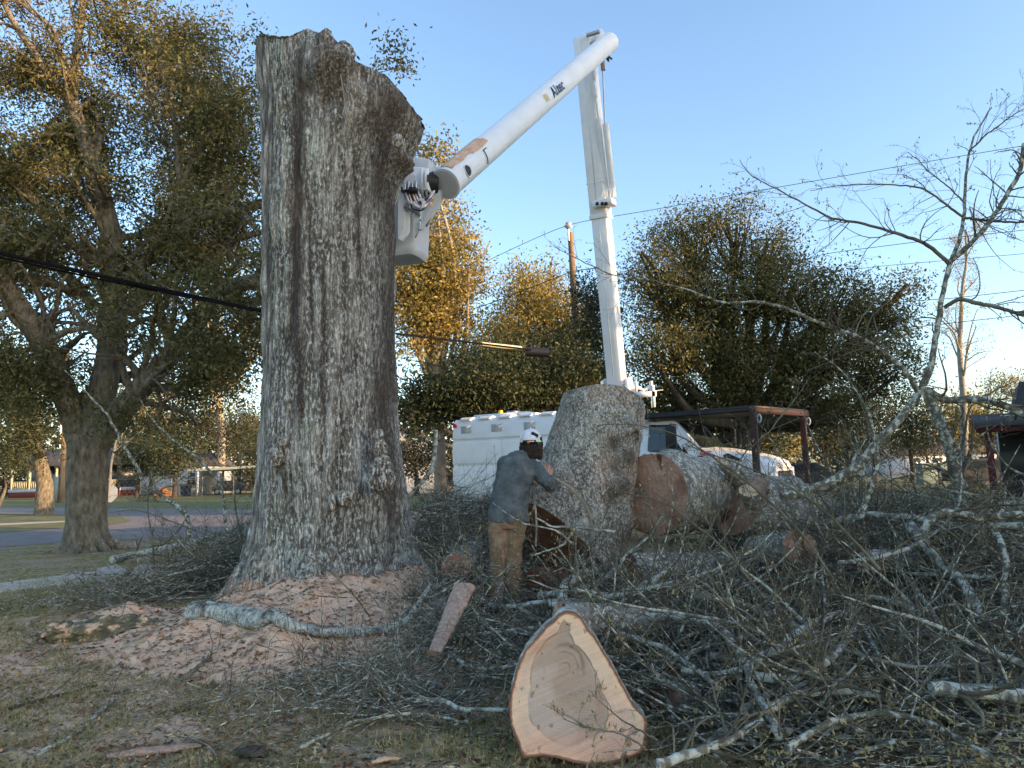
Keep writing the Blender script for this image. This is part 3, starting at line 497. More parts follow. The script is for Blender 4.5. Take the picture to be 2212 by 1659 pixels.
# limbs standing or hanging clear of the pile
branch('standing_limb', Dp([(2075, 1100, 7.6), (2068, 1040, 7.6), (2060, 1000, 7.6), (2045, 940, 7.6), (2020, 890, 7.7), (2000, 840, 7.7)]), .075, .05, M['lich2'], 'stout patchy limb standing upright in the pile in front of the lawn', 5, .6, cat='branch')
branch('forked_limb', Dp([(1690, 1075, 6.7), (1780, 1050, 6.7), (1850, 1010, 6.7), (1900, 950, 6.7), (1945, 905, 6.75), (1985, 850, 6.8), (2010, 800, 6.8), (2026, 700, 6.8), (2035, 640, 6.8), (2050, 575, 6.8), (2072, 520, 6.8), (2083, 470, 6.8), (2085, 400, 6.8), (2092, 335, 6.8), (2105, 290, 6.8), (2142, 232, 6.8)]), .048, .006, M['lich2'], 'tall bare limb rising out of the pile to a forked top against the sky', 10, .42, buds=70)
for pts, a, b_, lab, n in [
 ([(2052, 565, 6.8), (2085, 540, 6.7), (2130, 490, 6.6), (2170, 430, 6.6), (2205, 370, 6.5), (2212, 310, 6.5)], .026, .018, 'pale forked limb running up to the right edge of the sky', 12),
 ([(2050, 570, 6.8), (2000, 525, 6.8), (1930, 502, 6.8), (1850, 480, 6.9), (1790, 470, 6.9), (1720, 430, 7.0), (1660, 400, 7.0), (1620, 380, 7.0), (1598, 345, 7.0)], .020, .003, 'long bare branch reaching left across the open sky', 12),
 ([(2083, 470, 6.8), (2040, 440, 6.7), (2000, 408, 6.7), (1930, 398, 6.7), (1850, 398, 6.8), (1800, 403, 6.9), (1750, 412, 6.9)], .012, .003, 'slender bare branch running level left above the longer one', 9),
 ([(2083, 470, 6.8), (2150, 478, 6.7), (2212, 480, 6.6)], .014, .010, 'bare branch running level right from the fork', 7),
 ([(2040, 665, 6.8), (2070, 645, 6.7), (2110, 655, 6.6), (2160, 665, 6.5), (2212, 680, 6.5)], .020, .018, 'crooked bare limb leaving the tall stem toward the right', 7),
 ([(2092, 330, 6.8), (2130, 290, 6.7), (2160, 270, 6.7), (2185, 250, 6.6), (2212, 235, 6.6)], .009, .004, 'thin top branch leaning to the upper right', 7),
 ([(2085, 440, 6.8), (2050, 405, 6.7), (2010, 375, 6.7), (1978, 340, 6.7), (1960, 328, 6.7)], .008, .003, 'thin budded branch pointing upper left', 8),
 ([(1985, 850, 6.8), (1950, 795, 6.75), (1900, 755, 6.7), (1850, 725, 6.6), (1800, 708, 6.6), (1750, 690, 6.5), (1700, 665, 6.5), (1640, 652, 6.4), (1560, 655, 6.4), (1480, 625, 6.4), (1400, 602, 6.4), (1330, 597, 6.4), (1260, 565, 6.4), (1195, 532, 6.4)], .026, .003, 'very long bare branch reaching left in front of the boom', 22),
 ([(2000, 840, 6.8), (2040, 865, 6.7), (2080, 862, 6.6), (2130, 862, 6.5), (2170, 875, 6.4), (2230, 905, 6.3)], .032, .034, 'thick pale arched limb at the right edge in front of the red porch', 5),
 ([(1995, 1160, 6.2), (2005, 1120, 6.2), (2045, 1105, 6.2), (2120, 1120, 6.2), (2212, 1110, 6.2)], .04, .03, 'grey limb lying along the crest of the pile in front of the lawn', 8),
 ([(1860, 1120, 6.4), (1900, 1000, 6.4), (1880, 900, 6.4), (1845, 835, 6.4), (1810, 790, 6.4), (1760, 760, 6.4)], .022, .004, 'slender spotted branch arching up left in front of the dark oak', 10),
 ([(1500, 1210, 6.5), (1560, 1090, 6.5), (1600, 985, 6.5), (1660, 935, 6.5), (1720, 860, 6.5), (1745, 820, 6.5)], .010, .003, 'thin dark twiggy branch rising in front of the truck hood', 12),
 ([(1800, 1250, 5.6), (1740, 1160, 5.7), (1640, 1060, 5.8), (1570, 1010, 5.9), (1470, 940, 6.0), (1360, 915, 6.1), (1290, 920, 6.1)], .012, .003, 'thin dark branch reaching left across the cut logs', 14),
 ([(1900, 1230, 5.6), (1800, 1120, 5.7), (1690, 1040, 5.7), (1560, 990, 5.8), (1480, 960, 5.9)], .012, .004, 'dark twiggy branch crossing in front of the hood', 12),
 ([(1650, 1290, 5.2), (1560, 1180, 5.3), (1450, 1090, 5.4), (1330, 1060, 5.5)], .010, .003, 'dark budded branch sweeping over the round cut face', 12)]:
    branch('bare_branch', Dp(pts), a, b_, M['lich2'] if a > .021 else M['twig'], lab, int(n*2.1), .55, 'bare branches raised above the brush pile', buds=45, nrs=8)
for pts, a, b_, lab, n in [
 ([(1060, 1300, 6.6), (1020, 1250, 6.6), (1025, 1170, 6.6), (1070, 1120, 6.6)], .005, .002, 'thin budded branch curving up in front of the worker\'s trousers', 5),
 ([(1240, 1175, 6.4), (1200, 1145, 6.4), (1130, 1130, 6.4), (1090, 1105, 6.4), (1065, 1085, 6.4)], .010, .002, 'forked budded branch over the worker\'s hem', 7),
 ([(1330, 1148, 6.6), (1245, 1138, 6.6), (1190, 1140, 6.6), (1160, 1120, 6.6)], .014, .008, 'white lichened stick level with the brown cut of the leaning log', 4),
 ([(1245, 1140, 6.6), (1215, 1180, 6.6), (1150, 1200, 6.6)], .012, .006, 'short white lichened stick slanting under the leaning log', 4),
 ([(941, 930, 9.3), (938, 990, 9.2), (931, 1020, 9.2), (881, 1075, 9.1)], .030, .024, 'pale bare stem standing between the trunk and the white truck box', 6),
 ([(990, 1110, 9.), (950, 1085, 9.), (900, 1120, 9.), (870, 1200, 9.)], .03, .02, 'pale curved limb right of the trunk flare', 8),
 ([(1395, 1617, 3.9), (1345, 1585, 3.9), (1260, 1569, 3.92), (1217, 1553, 3.92)], .006, .002, 'dark budded twig lying across the bottom of the pale slab', 6),
 ([(1420, 1600, 3.95), (1345, 1560, 4.05), (1300, 1520, 4.15), (1270, 1490, 4.2)], .006, .002, 'dark twig crossing the lower right of the pale slab', 5),
 ([(1330, 1340, 4.9), (1290, 1400, 4.5), (1310, 1450, 4.35), (1300, 1480, 4.3)], .004, .002, 'thin dark twig over the right rim of the pale slab', 4)]:
    branch('stick', Dp(pts), a, b_, M['lich'] if a > .0095 and 'dark' not in lab else M['twig'], lab, n, .25, 'sticks standing clear of the pile', buds=25, nrs=8)
for P_, a, b_, mt, lab, n in [
 ([G(243, 1209, .09), G(275, 1201, .09), D(385, 1179, 12.8), D(426, 1171, 12.6), D(481, 1149, 12.4), D(544, 1132, 12.2)], .075, .045, 'lich', 'pale cut limb lying on the grass behind the left of the trunk', 8),
 (Dp([(412, 1171, 12.), (404, 1138, 12.), (407, 1116, 12.), (385, 1094, 12.), (355, 1075, 12.), (330, 1058, 12.), (316, 1055, 12.), (297, 1011, 12.), (264, 956, 12.), (236, 901, 12.), (222, 886, 12.), (170, 830, 12.), (140, 800, 12.)]), .045, .008, 'lich2', 'long crooked branch bending up in front of the left oak and stop sign', 12),
 (Dp([(487, 1132, 12.), (484, 1077, 12.), (473, 1039, 12.), (434, 995, 12.), (393, 965, 12.), (355, 937, 12.), (322, 896, 12.), (300, 860, 12.)]), .030, .006, 'lich2', 'thin branch rising left in front of the carport', 10),
 (Dp([(333, 1229, 9.8), (330, 1160, 9.8), (322, 1132, 9.8), (319, 1088, 9.8), (322, 1060, 9.8)]), .014, .006, 'twig', 'upright dark twig standing over the broken sidewalk', 12),
 ([G(140, 1243, .1), G(151, 1233, .16), G(170, 1236, .14), G(206, 1247, .12), G(239, 1266, .1), G(290, 1294, .08)], .022, .018, 'twig2', 'crooked broken stick lying across the sidewalk', 4),
 ([D(480, 1170, 10.5), D(430, 1150, 10.5), D(300, 1100, 10.5), D(200, 1112, 10.5)], .012, .004, 'twig', 'long twiggy branch lying left in front of the road', 16),
 (Dp([(560, 1250, 8.9), (520, 1160, 9.), (505, 1080, 9.), (520, 1000, 9.1), (545, 930, 9.2)]), .016, .004, 'twig', 'twiggy branch rising against the left side of the trunk', 12),
 ([G(800, 1330, .3), D(760, 1279, 6.8), D(700, 1225, 6.8), D(672, 1207, 6.8), D(655, 1190, 6.8)], .008, .003, 'twig', 'thin dark twig arching over the sawdust at the trunk foot', 4),
 ([D(1000, 1250, 6.7), D(931, 1293, 6.6), D(800, 1293, 6.6), D(700, 1290, 6.6), D(560, 1265, 6.7)], .010, .003, 'lich2', 'thin branch lying level in front of the trunk foot', 8),
 ([G(60, 1425, .05), G(180, 1370, .1), G(330, 1345, .2), D(480, 1300, 7.6)], .010, .014, 'twig2', 'twiggy branch lying over the grass left of the heap', 12),
 ([G(0, 1345, .03), G(180, 1318, .1), G(330, 1295, .15), G(470, 1290, .25)], .012, .014, 'twig', 'long dark branch lying on the grass before the sidewalk', 14),
 ([G(375, 1482, .1), G(430, 1440, .16), G(470, 1405, .14), G(560, 1395, .2)], .02, .012, 'twig', 'dark crooked stick lying across the sawdust', 6),
 ([G(60, 1640, .02), G(160, 1590, .03), G(260, 1500, .05), G(300, 1490, .05)], .014, .008, 'lich2', 'mossy branch lying on the grass at the lower left', 8),
 ([G(20, 1530, .02), G(120, 1502, .03), G(210, 1480, .03)], .012, .008, 'bark_dark', 'short dark stick on the grass at the left edge', 3),
 ([G(640, 1620, .03), G(760, 1560, .06), G(900, 1540, .1), G(1010, 1560, .12)], .012, .008, 'lich2', 'branch lying on the grass left of the pale slab', 10),
 ([G(300, 1560, .02), G(520, 1500, .05), G(700, 1440, .1), G(870, 1400, .15)], .010, .006, 'twig2', 'very long thin branch lying over the sawdust edge', 18),
 ([G(180, 1650, .02), G(400, 1610, .02), G(480, 1560, .03)], .006, .004, 'twig2', 'thin grey twig on the grass near the photo\'s lower edge', 5)]:
    branch('fallen_branch', P_, a, b_, M[mt], lab, n, .45 if a < .04 else .9, 'branches scattered left of the pile', buds=16, nrs=9)
# repeats: loose branches tangled through the pile
protos = []
for k in range(12):
    ln = rng.uniform(1.3, 2.5); r = rng.uniform(.007, .018) if k % 3 else rng.uniform(.022, .038); P = grow(np.array([[-ln/2, 0, 0.]]), np.array([[1., 0, .05]]), np.array([ln]), 18, .16); R = np.linspace(r, .004, 18)[None]*(1+.2*rng.normal(size=18)*.3)
    o = empty('loose_branch'); b = MB().tubes(P, R, 7); part(b, 'limb', M['lich2'] if k % 3 else M['lich'], o, True)
    P1, R1 = kids(P, R, 16, .30, .8, .5, 8, .2, .1, rmin=.0022); P2, R2 = kids(P1, R1, 4, .5, .7, .6, 6, .25, .15, rmin=.0016); P3, R3 = kids(P2, R2, 2, .5, .7, .7, 4, .25, .2, rmin=.0013)
    b = MB().tubes(P1, R1, 5).tubes(P2, R2, 4, caps=False).tubes(P3, R3, 3, caps=False); part(b, 'twigs', M['twigd'] if k % 2 else M['twig'], o)
    e = np.concatenate([P2[:, -1], P3[:, -1]]); e = e[rng.permutation(len(e))[:22]]
    b = MB().tubes(np.stack([e-[0, 0, .004], e+rng.normal(size=e.shape)*.004, e+rng.normal(size=e.shape)*.006+[0, 0, .014]], 1), np.tile([.0025, .006, .001], (len(e), 1)), 5, caps=False)
    part(b, 'buds', M['bud'], o); protos.append(o)
cnt = 0; used = [False]*12
while cnt < 295:
    if rng.random() < .80: x = rng.uniform(-1.0, 5.2); y = 4.5+5.6*rng.random()**1.1
    else: x = rng.uniform(-4.8, -1.2); y = rng.uniform(9., 11.)
    hp = pileH(x, y); left = x < -1.2
    if not left and (hp < .10 or abs(x) > .62*y+.6): continue
    if abs(x-.55) < .55 and y < 4.9: continue
    if abs(x+.1) < .75 and 6.3 < y < 8.4: continue
    if x < 2.6 and y > 7.6 and not left: continue
    z = gr(x, y)+(hp*rng.random()**.6 if not left else .15+.25*rng.random())+.05; k = cnt % 12
    src = protos[k]
    if not used[k]: o = src; used[k] = True
    else:
        o = src.copy(); C.objects.link(o)
        for ch in src.children:
            c2 = ch.copy(); C.objects.link(c2); c2.parent = o
    o.location = (x, y, z); o.rotation_euler = (rng.uniform(0, 6.28), rng.normal()*.12-.03, rng.choice([rng.uniform(-.7, .7), rng.uniform(2.4, 3.9), rng.uniform(0, 6.28)]))
    sc = rng.uniform(.75, 1.15) if not left else rng.uniform(.5, .8); o.scale = (sc,)*3
    if left: tag(o, 'thin twiggy branch heaped on the grass behind the left foot of the trunk', 'branch', 'twiggy branches heaped left of the trunk')
    else:
        look = ('stout pale', 'thin dark', 'twiggy grey')[k % 3]; u_ = 1106+1533*x/y
        where = 'at the right edge' if u_ > 1980 else 'under the tall forked limb' if u_ > 1700 and y > 6.5 else 'at the lower right' if u_ > 1700 else 'right of the pale slab' if u_ > 1380 and y < 6.2 else 'below the round log face' if u_ > 1340 else 'between the worker and the pale slab' if u_ > 1060 and y > 5 else 'left of the pale slab'
        tag(o, look+' branch tangled in the pile '+where, 'branch', look+' branches in the brush pile '+where)
    cnt += 1
# the uncountable twig mass inside
n = 11500; x = rng.uniform(-1.2, 5.8, n); y = 3.9+6.4*rng.random(n); hp = pileH(x, y); k = (hp > .05) & ~((np.abs(x+.15) < .5) & (y > 6.3) & (y < 8.3)) & ~((np.abs(x-.5) < .5) & (y < 4.8)) & ~((x < 2.4) & (y > 7.7)); x, y, hp = x[k], y[k], hp[k]; n = len(x)
z = gr(x, y)+hp*.80*rng.random(n)**.8; a = rng.uniform(0, 6.28, n); d = np.stack([np.cos(a), np.sin(a)*.8, rng.normal(size=n)*.2], -1)
P = grow(np.stack([x, y, z], -1)-unit(d)*.4, d, rng.uniform(.5, 1.3, n), 8, .22); rr = .002+.013*rng.random(n)**3.2; R = rr[:, None]*np.linspace(1, .4, 8)[None]
b = MB().tubes(P, R, 5, m=0, caps=False); P1, R1 = kids(P, R, 3, .4, .8, .6, 5, .25); b.tubes(P1, R1, 3, m=1, caps=False)

for cx0, cy0, sx0, sy0, hh0, n0 in ((-3.6, 9.9, 1.0, .7, .75, 900), (-2.9, 10.4, .9, .5, .95, 700), (-4.7, 9.3, 1.2, .8, .35, 500), (-.75, 8.9, .4, .6, 1.05, 900), (-.9, 10.2, .6, .5, 1.2, 800), (-.1, 10.2, .6, .4, 1.15, 700), (-.55, 7.6, .35, .6, .6, 600), (-.5, 6.5, .45, .3, .3, 350), (.3, 9.6, .8, .5, .9, 700), (-1.0, 5.3, .7, .6, .12, 350)):
    x = cx0+rng.normal(size=n0)*sx0*.6; y = cy0+rng.normal(size=n0)*sy0*.6; z = gr(x, y)+hh0*rng.random(n0)**1.3*np.exp(-((x-cx0)/sx0)**2*.6); a = rng.uniform(0, 6.28, n0); d = np.stack([np.cos(a), np.sin(a)*.7, rng.normal(size=n0)*.25], -1)
    P = grow(np.stack([x, y, z], -1)-unit(d)*.3, d, rng.uniform(.4, 1.1, n0), 8, .24); P[..., 2] = np.maximum(P[..., 2], .02); rr = .002+.006*rng.random(n0)**3; b.tubes(P, rr[:, None]*np.linspace(1, .4, 8)[None], 5, m=0, caps=False)
    P1, R1 = kids(P, np.tile(rr[:, None], (1, 8)), 3, .4, .8, .5, 5, .25); b.tubes(P1, R1, 3, m=1, caps=False)
tag(b.build('brushwood', [M['lich2'], M['twigd']]), 'dense tangle of thin twigs filling the brush pile', 'brushwood', kind='stuff')
n = 500; x = rng.uniform(-5, -1.2, n); y = rng.uniform(4, 11, n); a = rng.normal(size=n)*.7; z = hz(x, y)+.015; d = np.stack([np.cos(a), np.sin(a), a*0], -1)
P = grow(np.stack([x, y, z], -1), d, rng.uniform(.08, .6, n), 6, .15); P[..., 2] = hz(P[..., 0], P[..., 1])+.008+np.abs(P[..., 2]-z[:, None])*.3; R = (.002+.004*rng.random(n)**3)[:, None]*np.linspace(1, .5, 6)[None]
tag(MB().tubes(P, R, 4, caps=False).build('loose_twigs', M['twig2']), 'loose twigs strewn over grass and sawdust', 'twigs', kind='stuff')
# yellow-green young leaves in the lower right of the pile
cc = []; 
for k in range(190):
    p = hit(rng.uniform(1640, 2230), rng.uniform(1400, 1700), .06); cc.append(p+rng.normal(size=(7, 3))*.02+[0, 0, .02])
tag(MB().leaves(np.concatenate(cc), .035, .014, drop=.4).build('young_leaves', M['bud']), 'tufts of yellow-green young leaves on the lower right twigs', 'leaves', kind='stuff')

# ================================================================ logs
def log(label, p0, p1, r0, r1, k0=(0, 0, 0), k1=(0, 0, 0), m='bark', fm='cut', sq=.95, seed=0, bumps=(), amp=1., root=None, name='log', faces=(1, 1), nc=150, group=None, facelab=None):
    p0 = np.array(p0, float); p1 = np.array(p1, float); ax = unit(p1-p0); Ln = np.linalg.norm(p1-p0); ref = np.array([0, 0, 1.]) if abs(ax[2]) < .8 else np.array([0, -1., 0])
    e1 = unit(np.cross(ax, ref)); e2 = np.cross(e1, ax); nr = max(12, int(Ln*45)); s = np.linspace(0, 1, nr); t = np.linspace(0, 2*pi, nc, endpoint=False); Sg, Tg = np.meshgrid(s, t, indexing='ij')
    rad = e1*np.cos(Tg)[..., None]+e2*np.sin(Tg)[..., None]*sq; r = (r0+(r1-r0)*Sg)
    q = np.stack([np.cos(Tg)*1.3, np.sin(Tg)*1.3, Sg*Ln*.6+seed], -1)
    r = r*(1+.16*amp*(fbm(q, 2, seed)-.5)+.06*amp*(fbm(q*3, 2, seed+3)-.5))
    off0 = (rad@np.array(k0))*r; off1 = (rad@np.array(k1))*r
    base = p0+ax*(Sg*Ln+(1-Sg)*off0+Sg*off1)[..., None]; q3 = base+rad*r[..., None]
    r = r+.022*amp*(np.abs(fbm(q3*13, 3, seed)-.5)*2-.2)
    for (bu, bv, by, br, ba) in bumps:
        c = D(bu, bv, by); r = r+ba*np.exp(-((q3-c)**2).sum(-1)/br**2)*(1+.6*(fbm(q3*12, 3)-.5))
    V = base+rad*r[..., None]; i = np.arange(nr*nc).reshape(nr, nc); j = np.roll(i, -1, 1)
    o = thing(name, tuple((p0+p1)/2-[0, 0, max(r0, r1)]), label, 'log', group)
    part(MB().add(V, np.stack([i[:-1], j[:-1], j[1:], i[1:]], -1).reshape(-1, 4)), 'bark', M[m], o, True)
    for e, on in ((0, faces[0]), (nr-1, faces[1])):
        if not on: continue
        rim = V[e]; c = rim.mean(0); W = np.array([rim*(1-f)+c*f for f in (0, .03, .2, .45, .7, .9, .995)]); W[2:] += (ax*(-1 if e == 0 else 1))*(.012*(fbm(W[2:]*9, 3)-.5))[..., None]
        ii = np.arange(7*nc).reshape(7, nc); jj = np.roll(ii, -1, 1)
        f_ = part(MB().add(W, np.stack([ii[:-1], jj[:-1], jj[1:], ii[1:]], -1).reshape(-1, 4)), 'cut_face', M[fm], o, True)
    return o
log('huge grey lichen-speckled log leaning upright beside the worker', D(1262, 1160, 8.3), D(1303, 868, 8.75), .62, .49, k0=(0, 0, 0), k1=(0, .1, .0), seed=3, nc=320, fm='cutd',
    bumps=[(1358, 932, 8.3, .13, .12), (1350, 975, 8.3, .12, .07), (1346, 1045, 8.2, .11, .11), (1150, 1090, 8.0, .25, .05), (1345, 1140, 8.1, .2, .10), (1240, 870, 8.4, .08, .05)]) if False else None
def leaning():
    B = D(1226, 1215, 8.3); T = D(1303, 868, 8.8); ax = unit(T-B); Ln = np.linalg.norm(T-B); fr = np.array([-.25, -.97, 0]); e1 = unit(np.cross(ax, fr)); e2 = unit(np.cross(e1, ax))   # e2 toward the camera
    nr, nc = 260, 340; s = np.linspace(0, 1, nr); t = np.linspace(0, 2*pi, nc, endpoint=False); Sg, Tg = np.meshgrid(s, t, indexing='ij')
    rad = e1*np.cos(Tg)[..., None]+e2*np.sin(Tg)[..., None]; r = np.interp(Sg, [0, .15, .4, .7, 1], [.67, .63, .59, .565, .515])
    q = np.stack([np.cos(Tg), np.sin(Tg), Sg*1.2], -1); r = r*(1+.14*(fbm(q*1.1, 2, 5)-.5))
    tilt = (.42*np.sin(Tg)+.62*np.cos(Tg)*np.sign((e1@np.array([-1., 0, 0])))*.9)*r
    base = B+ax*(Sg*Ln+(1-Sg)*tilt+Sg*.06*np.sin(Tg*2))[..., None]; q3 = base+rad*r[..., None]
    r = r+.030*(np.abs(fbm(q3*np.array([11, 11, 6]), 4, 5)-.5)*2-.2)+.012*(fbm(q3*40, 2, 6)-.5)
    dk = np.zeros_like(r)
    for bu, bv, by, br, ba, d_ in [(1352, 930, 8.3, .12, .16, .3), (1330, 960, 8.1, .10, -.07, 1), (1352, 985, 8.2, .12, .09, 1), (1325, 1010, 8.1, .12, -.05, 1), (1338, 1045, 8.05, .11, .17, .8), (1318, 1075, 8.0, .09, -.05, 1), (1342, 1130, 8.1, .2, .09, .3), (1240, 872, 8.3, .07, .05, 0)]:
        c = D(bu, bv, by); g = np.exp(-((q3-c)**2).sum(-1)/br**2); r = r+ba*g*(1+.7*(fbm(q3*12, 3)-.5)); dk = np.maximum(dk, g*d_)
    V = base+rad*r[..., None]; n1 = fbm(V*np.array([26, 26, 16]), 4, 7); n2 = fbm(V*3, 3, 8); n3 = fbm(V*np.array([12, 12, 6]), 4, 9)
    c = np.ones(V.shape)*np.array([.17, .155, .135]); c = mixc(c, sst(.4, .62, n3)*.7, (.25, .24, .215)); c = mixc(c, sst(.48, .58, n1+.12*(n2-.5))*.45, (.30, .30, .27)); c = mixc(c, sst(.42, .34, n1)*.6, (.07, .058, .048))
    c = mixc(c, sst(.50, .66, fbm(V*np.array([3, 3, 2]), 4, 17))*.6, (.26, .19, .15)); c = mixc(c, sst(.56, .62, fbm(V*np.array([4, 4, 2.5]), 4, 27))*.6, (.09, .075, .06)); c = mixc(c, dk*(.4+.9*(n3)), (.06, .05, .045)); c = np.concatenate([c*np.array([1.9, 1.75, 1.5]), (.62*(1-dk)*(.4+1.2*n2))[..., None]], -1)
    o = thing('log', (B[0], B[1], .2), 'huge grey lichen-speckled log tilted upright beside the worker', 'log')
    i = np.arange(nr*nc).reshape(nr, nc); j = np.roll(i, -1, 1); part(MB().add(V, np.stack([i[:-1], j[:-1], j[1:], i[1:]], -1).reshape(-1, 4), col=c), 'bark', M['bark_s'], o, True)
    for e, mm in ((0, 'cutd'), (nr-1, 'cut')):
        rim = V[e]; cc = rim.mean(0); W = np.array([rim*(1-f)+cc*f for f in (0, .04, .2, .4, .6, .8, .99)]); W[2:] += (e2*.06+0)[None, None]*((fbm(W[2:]*np.array([3, 3, 9]), 3)-.5))[..., None]*2
        ii = np.arange(7*nc).reshape(7, nc); jj = np.roll(ii, -1, 1); part(MB().add(W, np.stack([ii[:-1], jj[:-1], jj[1:], ii[1:]], -1).reshape(-1, 4)), 'cut_face', M[mm], o, True)
leaning()
G1 = 'cut logs lying behind the brush pile'
log('dark split chunk of reddish heartwood on the ground under the tilted log', D(1150, 1250, 7.7), D(1235, 1262, 8.0), .13, .15, m='cutd', fm='cutd', seed=8, amp=1.6)
log('big round log showing a rough reddish-brown cut face', D(1408, 1068, 8.3), D(1570, 1062, 9.6), .47, .46, k0=(0, 0, 0), seed=12, sq=.98, nc=220, bumps=[(1440, 985, 8.8, .2, .10)])
log('second thick log behind the round-faced one, its rim just showing', D(1572, 1075, 9.2), D(1730, 1100, 10.3), .40, .40, seed=14, nc=180)
log('long pale grey lichened log sloping down right before the truck', D(1605, 1092, 8.4), D(1905, 1175, 8.8), .40, .33, k0=(.2, 0, .3), seed=17, nc=200, bumps=[(1710, 1045, 8.5, .2, .14)])
log('thick grey log lying below the reddish cut face', D(1360, 1235, 7.6), D(1650, 1225, 8.1), .20, .18, seed=19, nc=160)
log('small pale log end sticking up beside the truck badge', D(1555, 995, 8.4), D(1600, 1045, 8.8), .055, .09, fm='cutp', seed=20, nc=60)
log('small oval cut stub beside the long pale log', D(1618, 1060, 8.0), D(1640, 1110, 8.4), .10, .12, k0=(.6, 0, .4), seed=21, nc=60, fm='cutp')
log('log with an orange-brown cut face in the middle of the pile', D(1728, 1184, 6.9), D(1640, 1195, 7.9), .17, .19, seed=23, nc=120, fm='cut')
log('split log with a torn orange end right of the other cut face', D(1868, 1212, 6.4), D(1990, 1215, 7.2), .10, .13, k0=(0, .9, .3), seed=24, nc=100, fm='cutp')
log('log with a reddish end low beside the worker\'s left leg', D(985, 1228, 7.4), D(1020, 1195, 8.3), .15, .15, seed=26, nc=100)
log('grey log hidden under twigs right of the pale slab', D(1440, 1530, 4.9), D(1560, 1480, 5.6), .15, .16, seed=27, nc=120)
log('log with a brown end deep in the centre of the pile', D(1660, 1440, 5.3), D(1620, 1400, 6.2), .10, .13, seed=28, nc=100)
log('thick lichened log half buried at the left of the pile', D(930, 1330, 6.9), D(1040, 1290, 7.6), .12, .13, seed=29, nc=100)
log('grey log lying deep behind the top of the pale slab', D(1210, 1335, 5.6), D(1460, 1345, 6.0), .13, .12, seed=31, nc=100)
# the lichened limb on the sawdust, its sawn end and a torn scar
P = path([hitS(q, r_, .06) for q, r_ in [(419, 1322), (500, 1330), (612, 1348), (680, 1364), (760, 1366), (840, 1358)]]+[D(880, 1341, 6.6), D(909, 1296, 6.7), D(930, 1262, 6.8)], 60)
P[:, 2] = np.maximum(P[:, 2], hz(P[:, 0], P[:, 1])+.045)
o = thing('log', tuple(P[0]), 'blue-grey lichened log lying on the sawdust before the trunk', 'log'); t = np.linspace(0, 1, 60); R = np.interp(t, [0, .3, .5, 1], [.10, .085, .055, .016])*(1+.3*(fbm(P*5, 2, 8)-.5))
b = MB().tubes(P, R, 36, caps=False); b.V[0] = b.V[0]+(.012*(fbm(b.V[0]*25, 3)-.5))[:, None]; Pn = b.V[0]; n1 = fbm(Pn*np.array([9, 9, 9]), 4, 3); n2 = fbm(Pn*22, 4, 5)
c = np.ones(Pn.shape)*np.array([.36, .39, .38]); c = mixc(c, sst(.52, .60, n1), (.055, .05, .045)); c = mixc(c, sst(.55, .65, n2)*.6, (.10, .10, .09)); b.col = [np.concatenate([c*np.array([1.7, 1.6, 1.4]), c[:, :1]*0+.3], 1)]; part(b, 'bark', M['bark_s'], o, True)
ax = unit(P[0]-P[2]); part(MB().ball(P[0], (.03, .07, .08), nu=20, nv=10, z0=-1), 'cut_face', M['cut'], o, True)
part(MB().ball(P[6]+np.array([0, -.062, .0]), (.10, .022, .035), nu=20, nv=12, noise=.5), 'scar', M['cut'], o, True)
# bare-wood wedge standing in the twigs
log('long debarked wedge of wood leaning in the brush left of the slab', D(938, 1412, 5.5), D(1003, 1268, 6.2), .055, .10, m='bare', fm='bare', sq=.45, seed=41, nc=60, amp=.8)
for i, (u, v, l, wd, hh, a, lab) in enumerate([(335, 1632, .26, .05, .02, .25, 'long pale piece of split wood on the grass'), (545, 1640, .10, .06, .03, -.4, 'dark chunk of bark lying on the grass'), (400, 1545, .17, .018, .012, .3, 'narrow dark strip of bark on the sawdust edge'), (833, 1653, .08, .02, .012, .2, 'small yellow splinter at the photo\'s lower edge'), (230, 1592, .05, .02, .01, .9, 'pale curled chip lying upright in the grass'), (600, 1500, .09, .02, .01, .5, 'short dark bark strip below the sawdust')]):
    g = G(u, v); p0 = g+np.array([-l*cos(a), -l*sin(a), .02]); p1 = g+np.array([l*cos(a), l*sin(a), .03])
    P = np.array([p0+(p1-p0)*s for s in np.linspace(0, 1, 14)]); P[:, 2] += .012*np.sin(np.linspace(0, pi, 14)); R = wd*np.array([.3, .6, .8, 1, 1.05, .95, 1, .9, .95, .85, .8, .7, .5, .2])*rng.uniform(.85, 1.1, 14)
    b = MB().tubes(P, R, 7); b.V[0] = b.V[0]+rng.normal(size=b.V[0].shape)*wd*.16; z0 = g[2]; b.V[0][:, 2] = z0+.005+(b.V[0][:, 2]-z0)*hh/wd*1.0+hh*.5
    tag(b.build('wood_piece' if i in (0, 3, 4) else 'bark_piece', M['bare'] if i == 0 else M['cutp'] if i in (3, 4) else M['bark_dark'], None, False), lab, 'wood scrap')

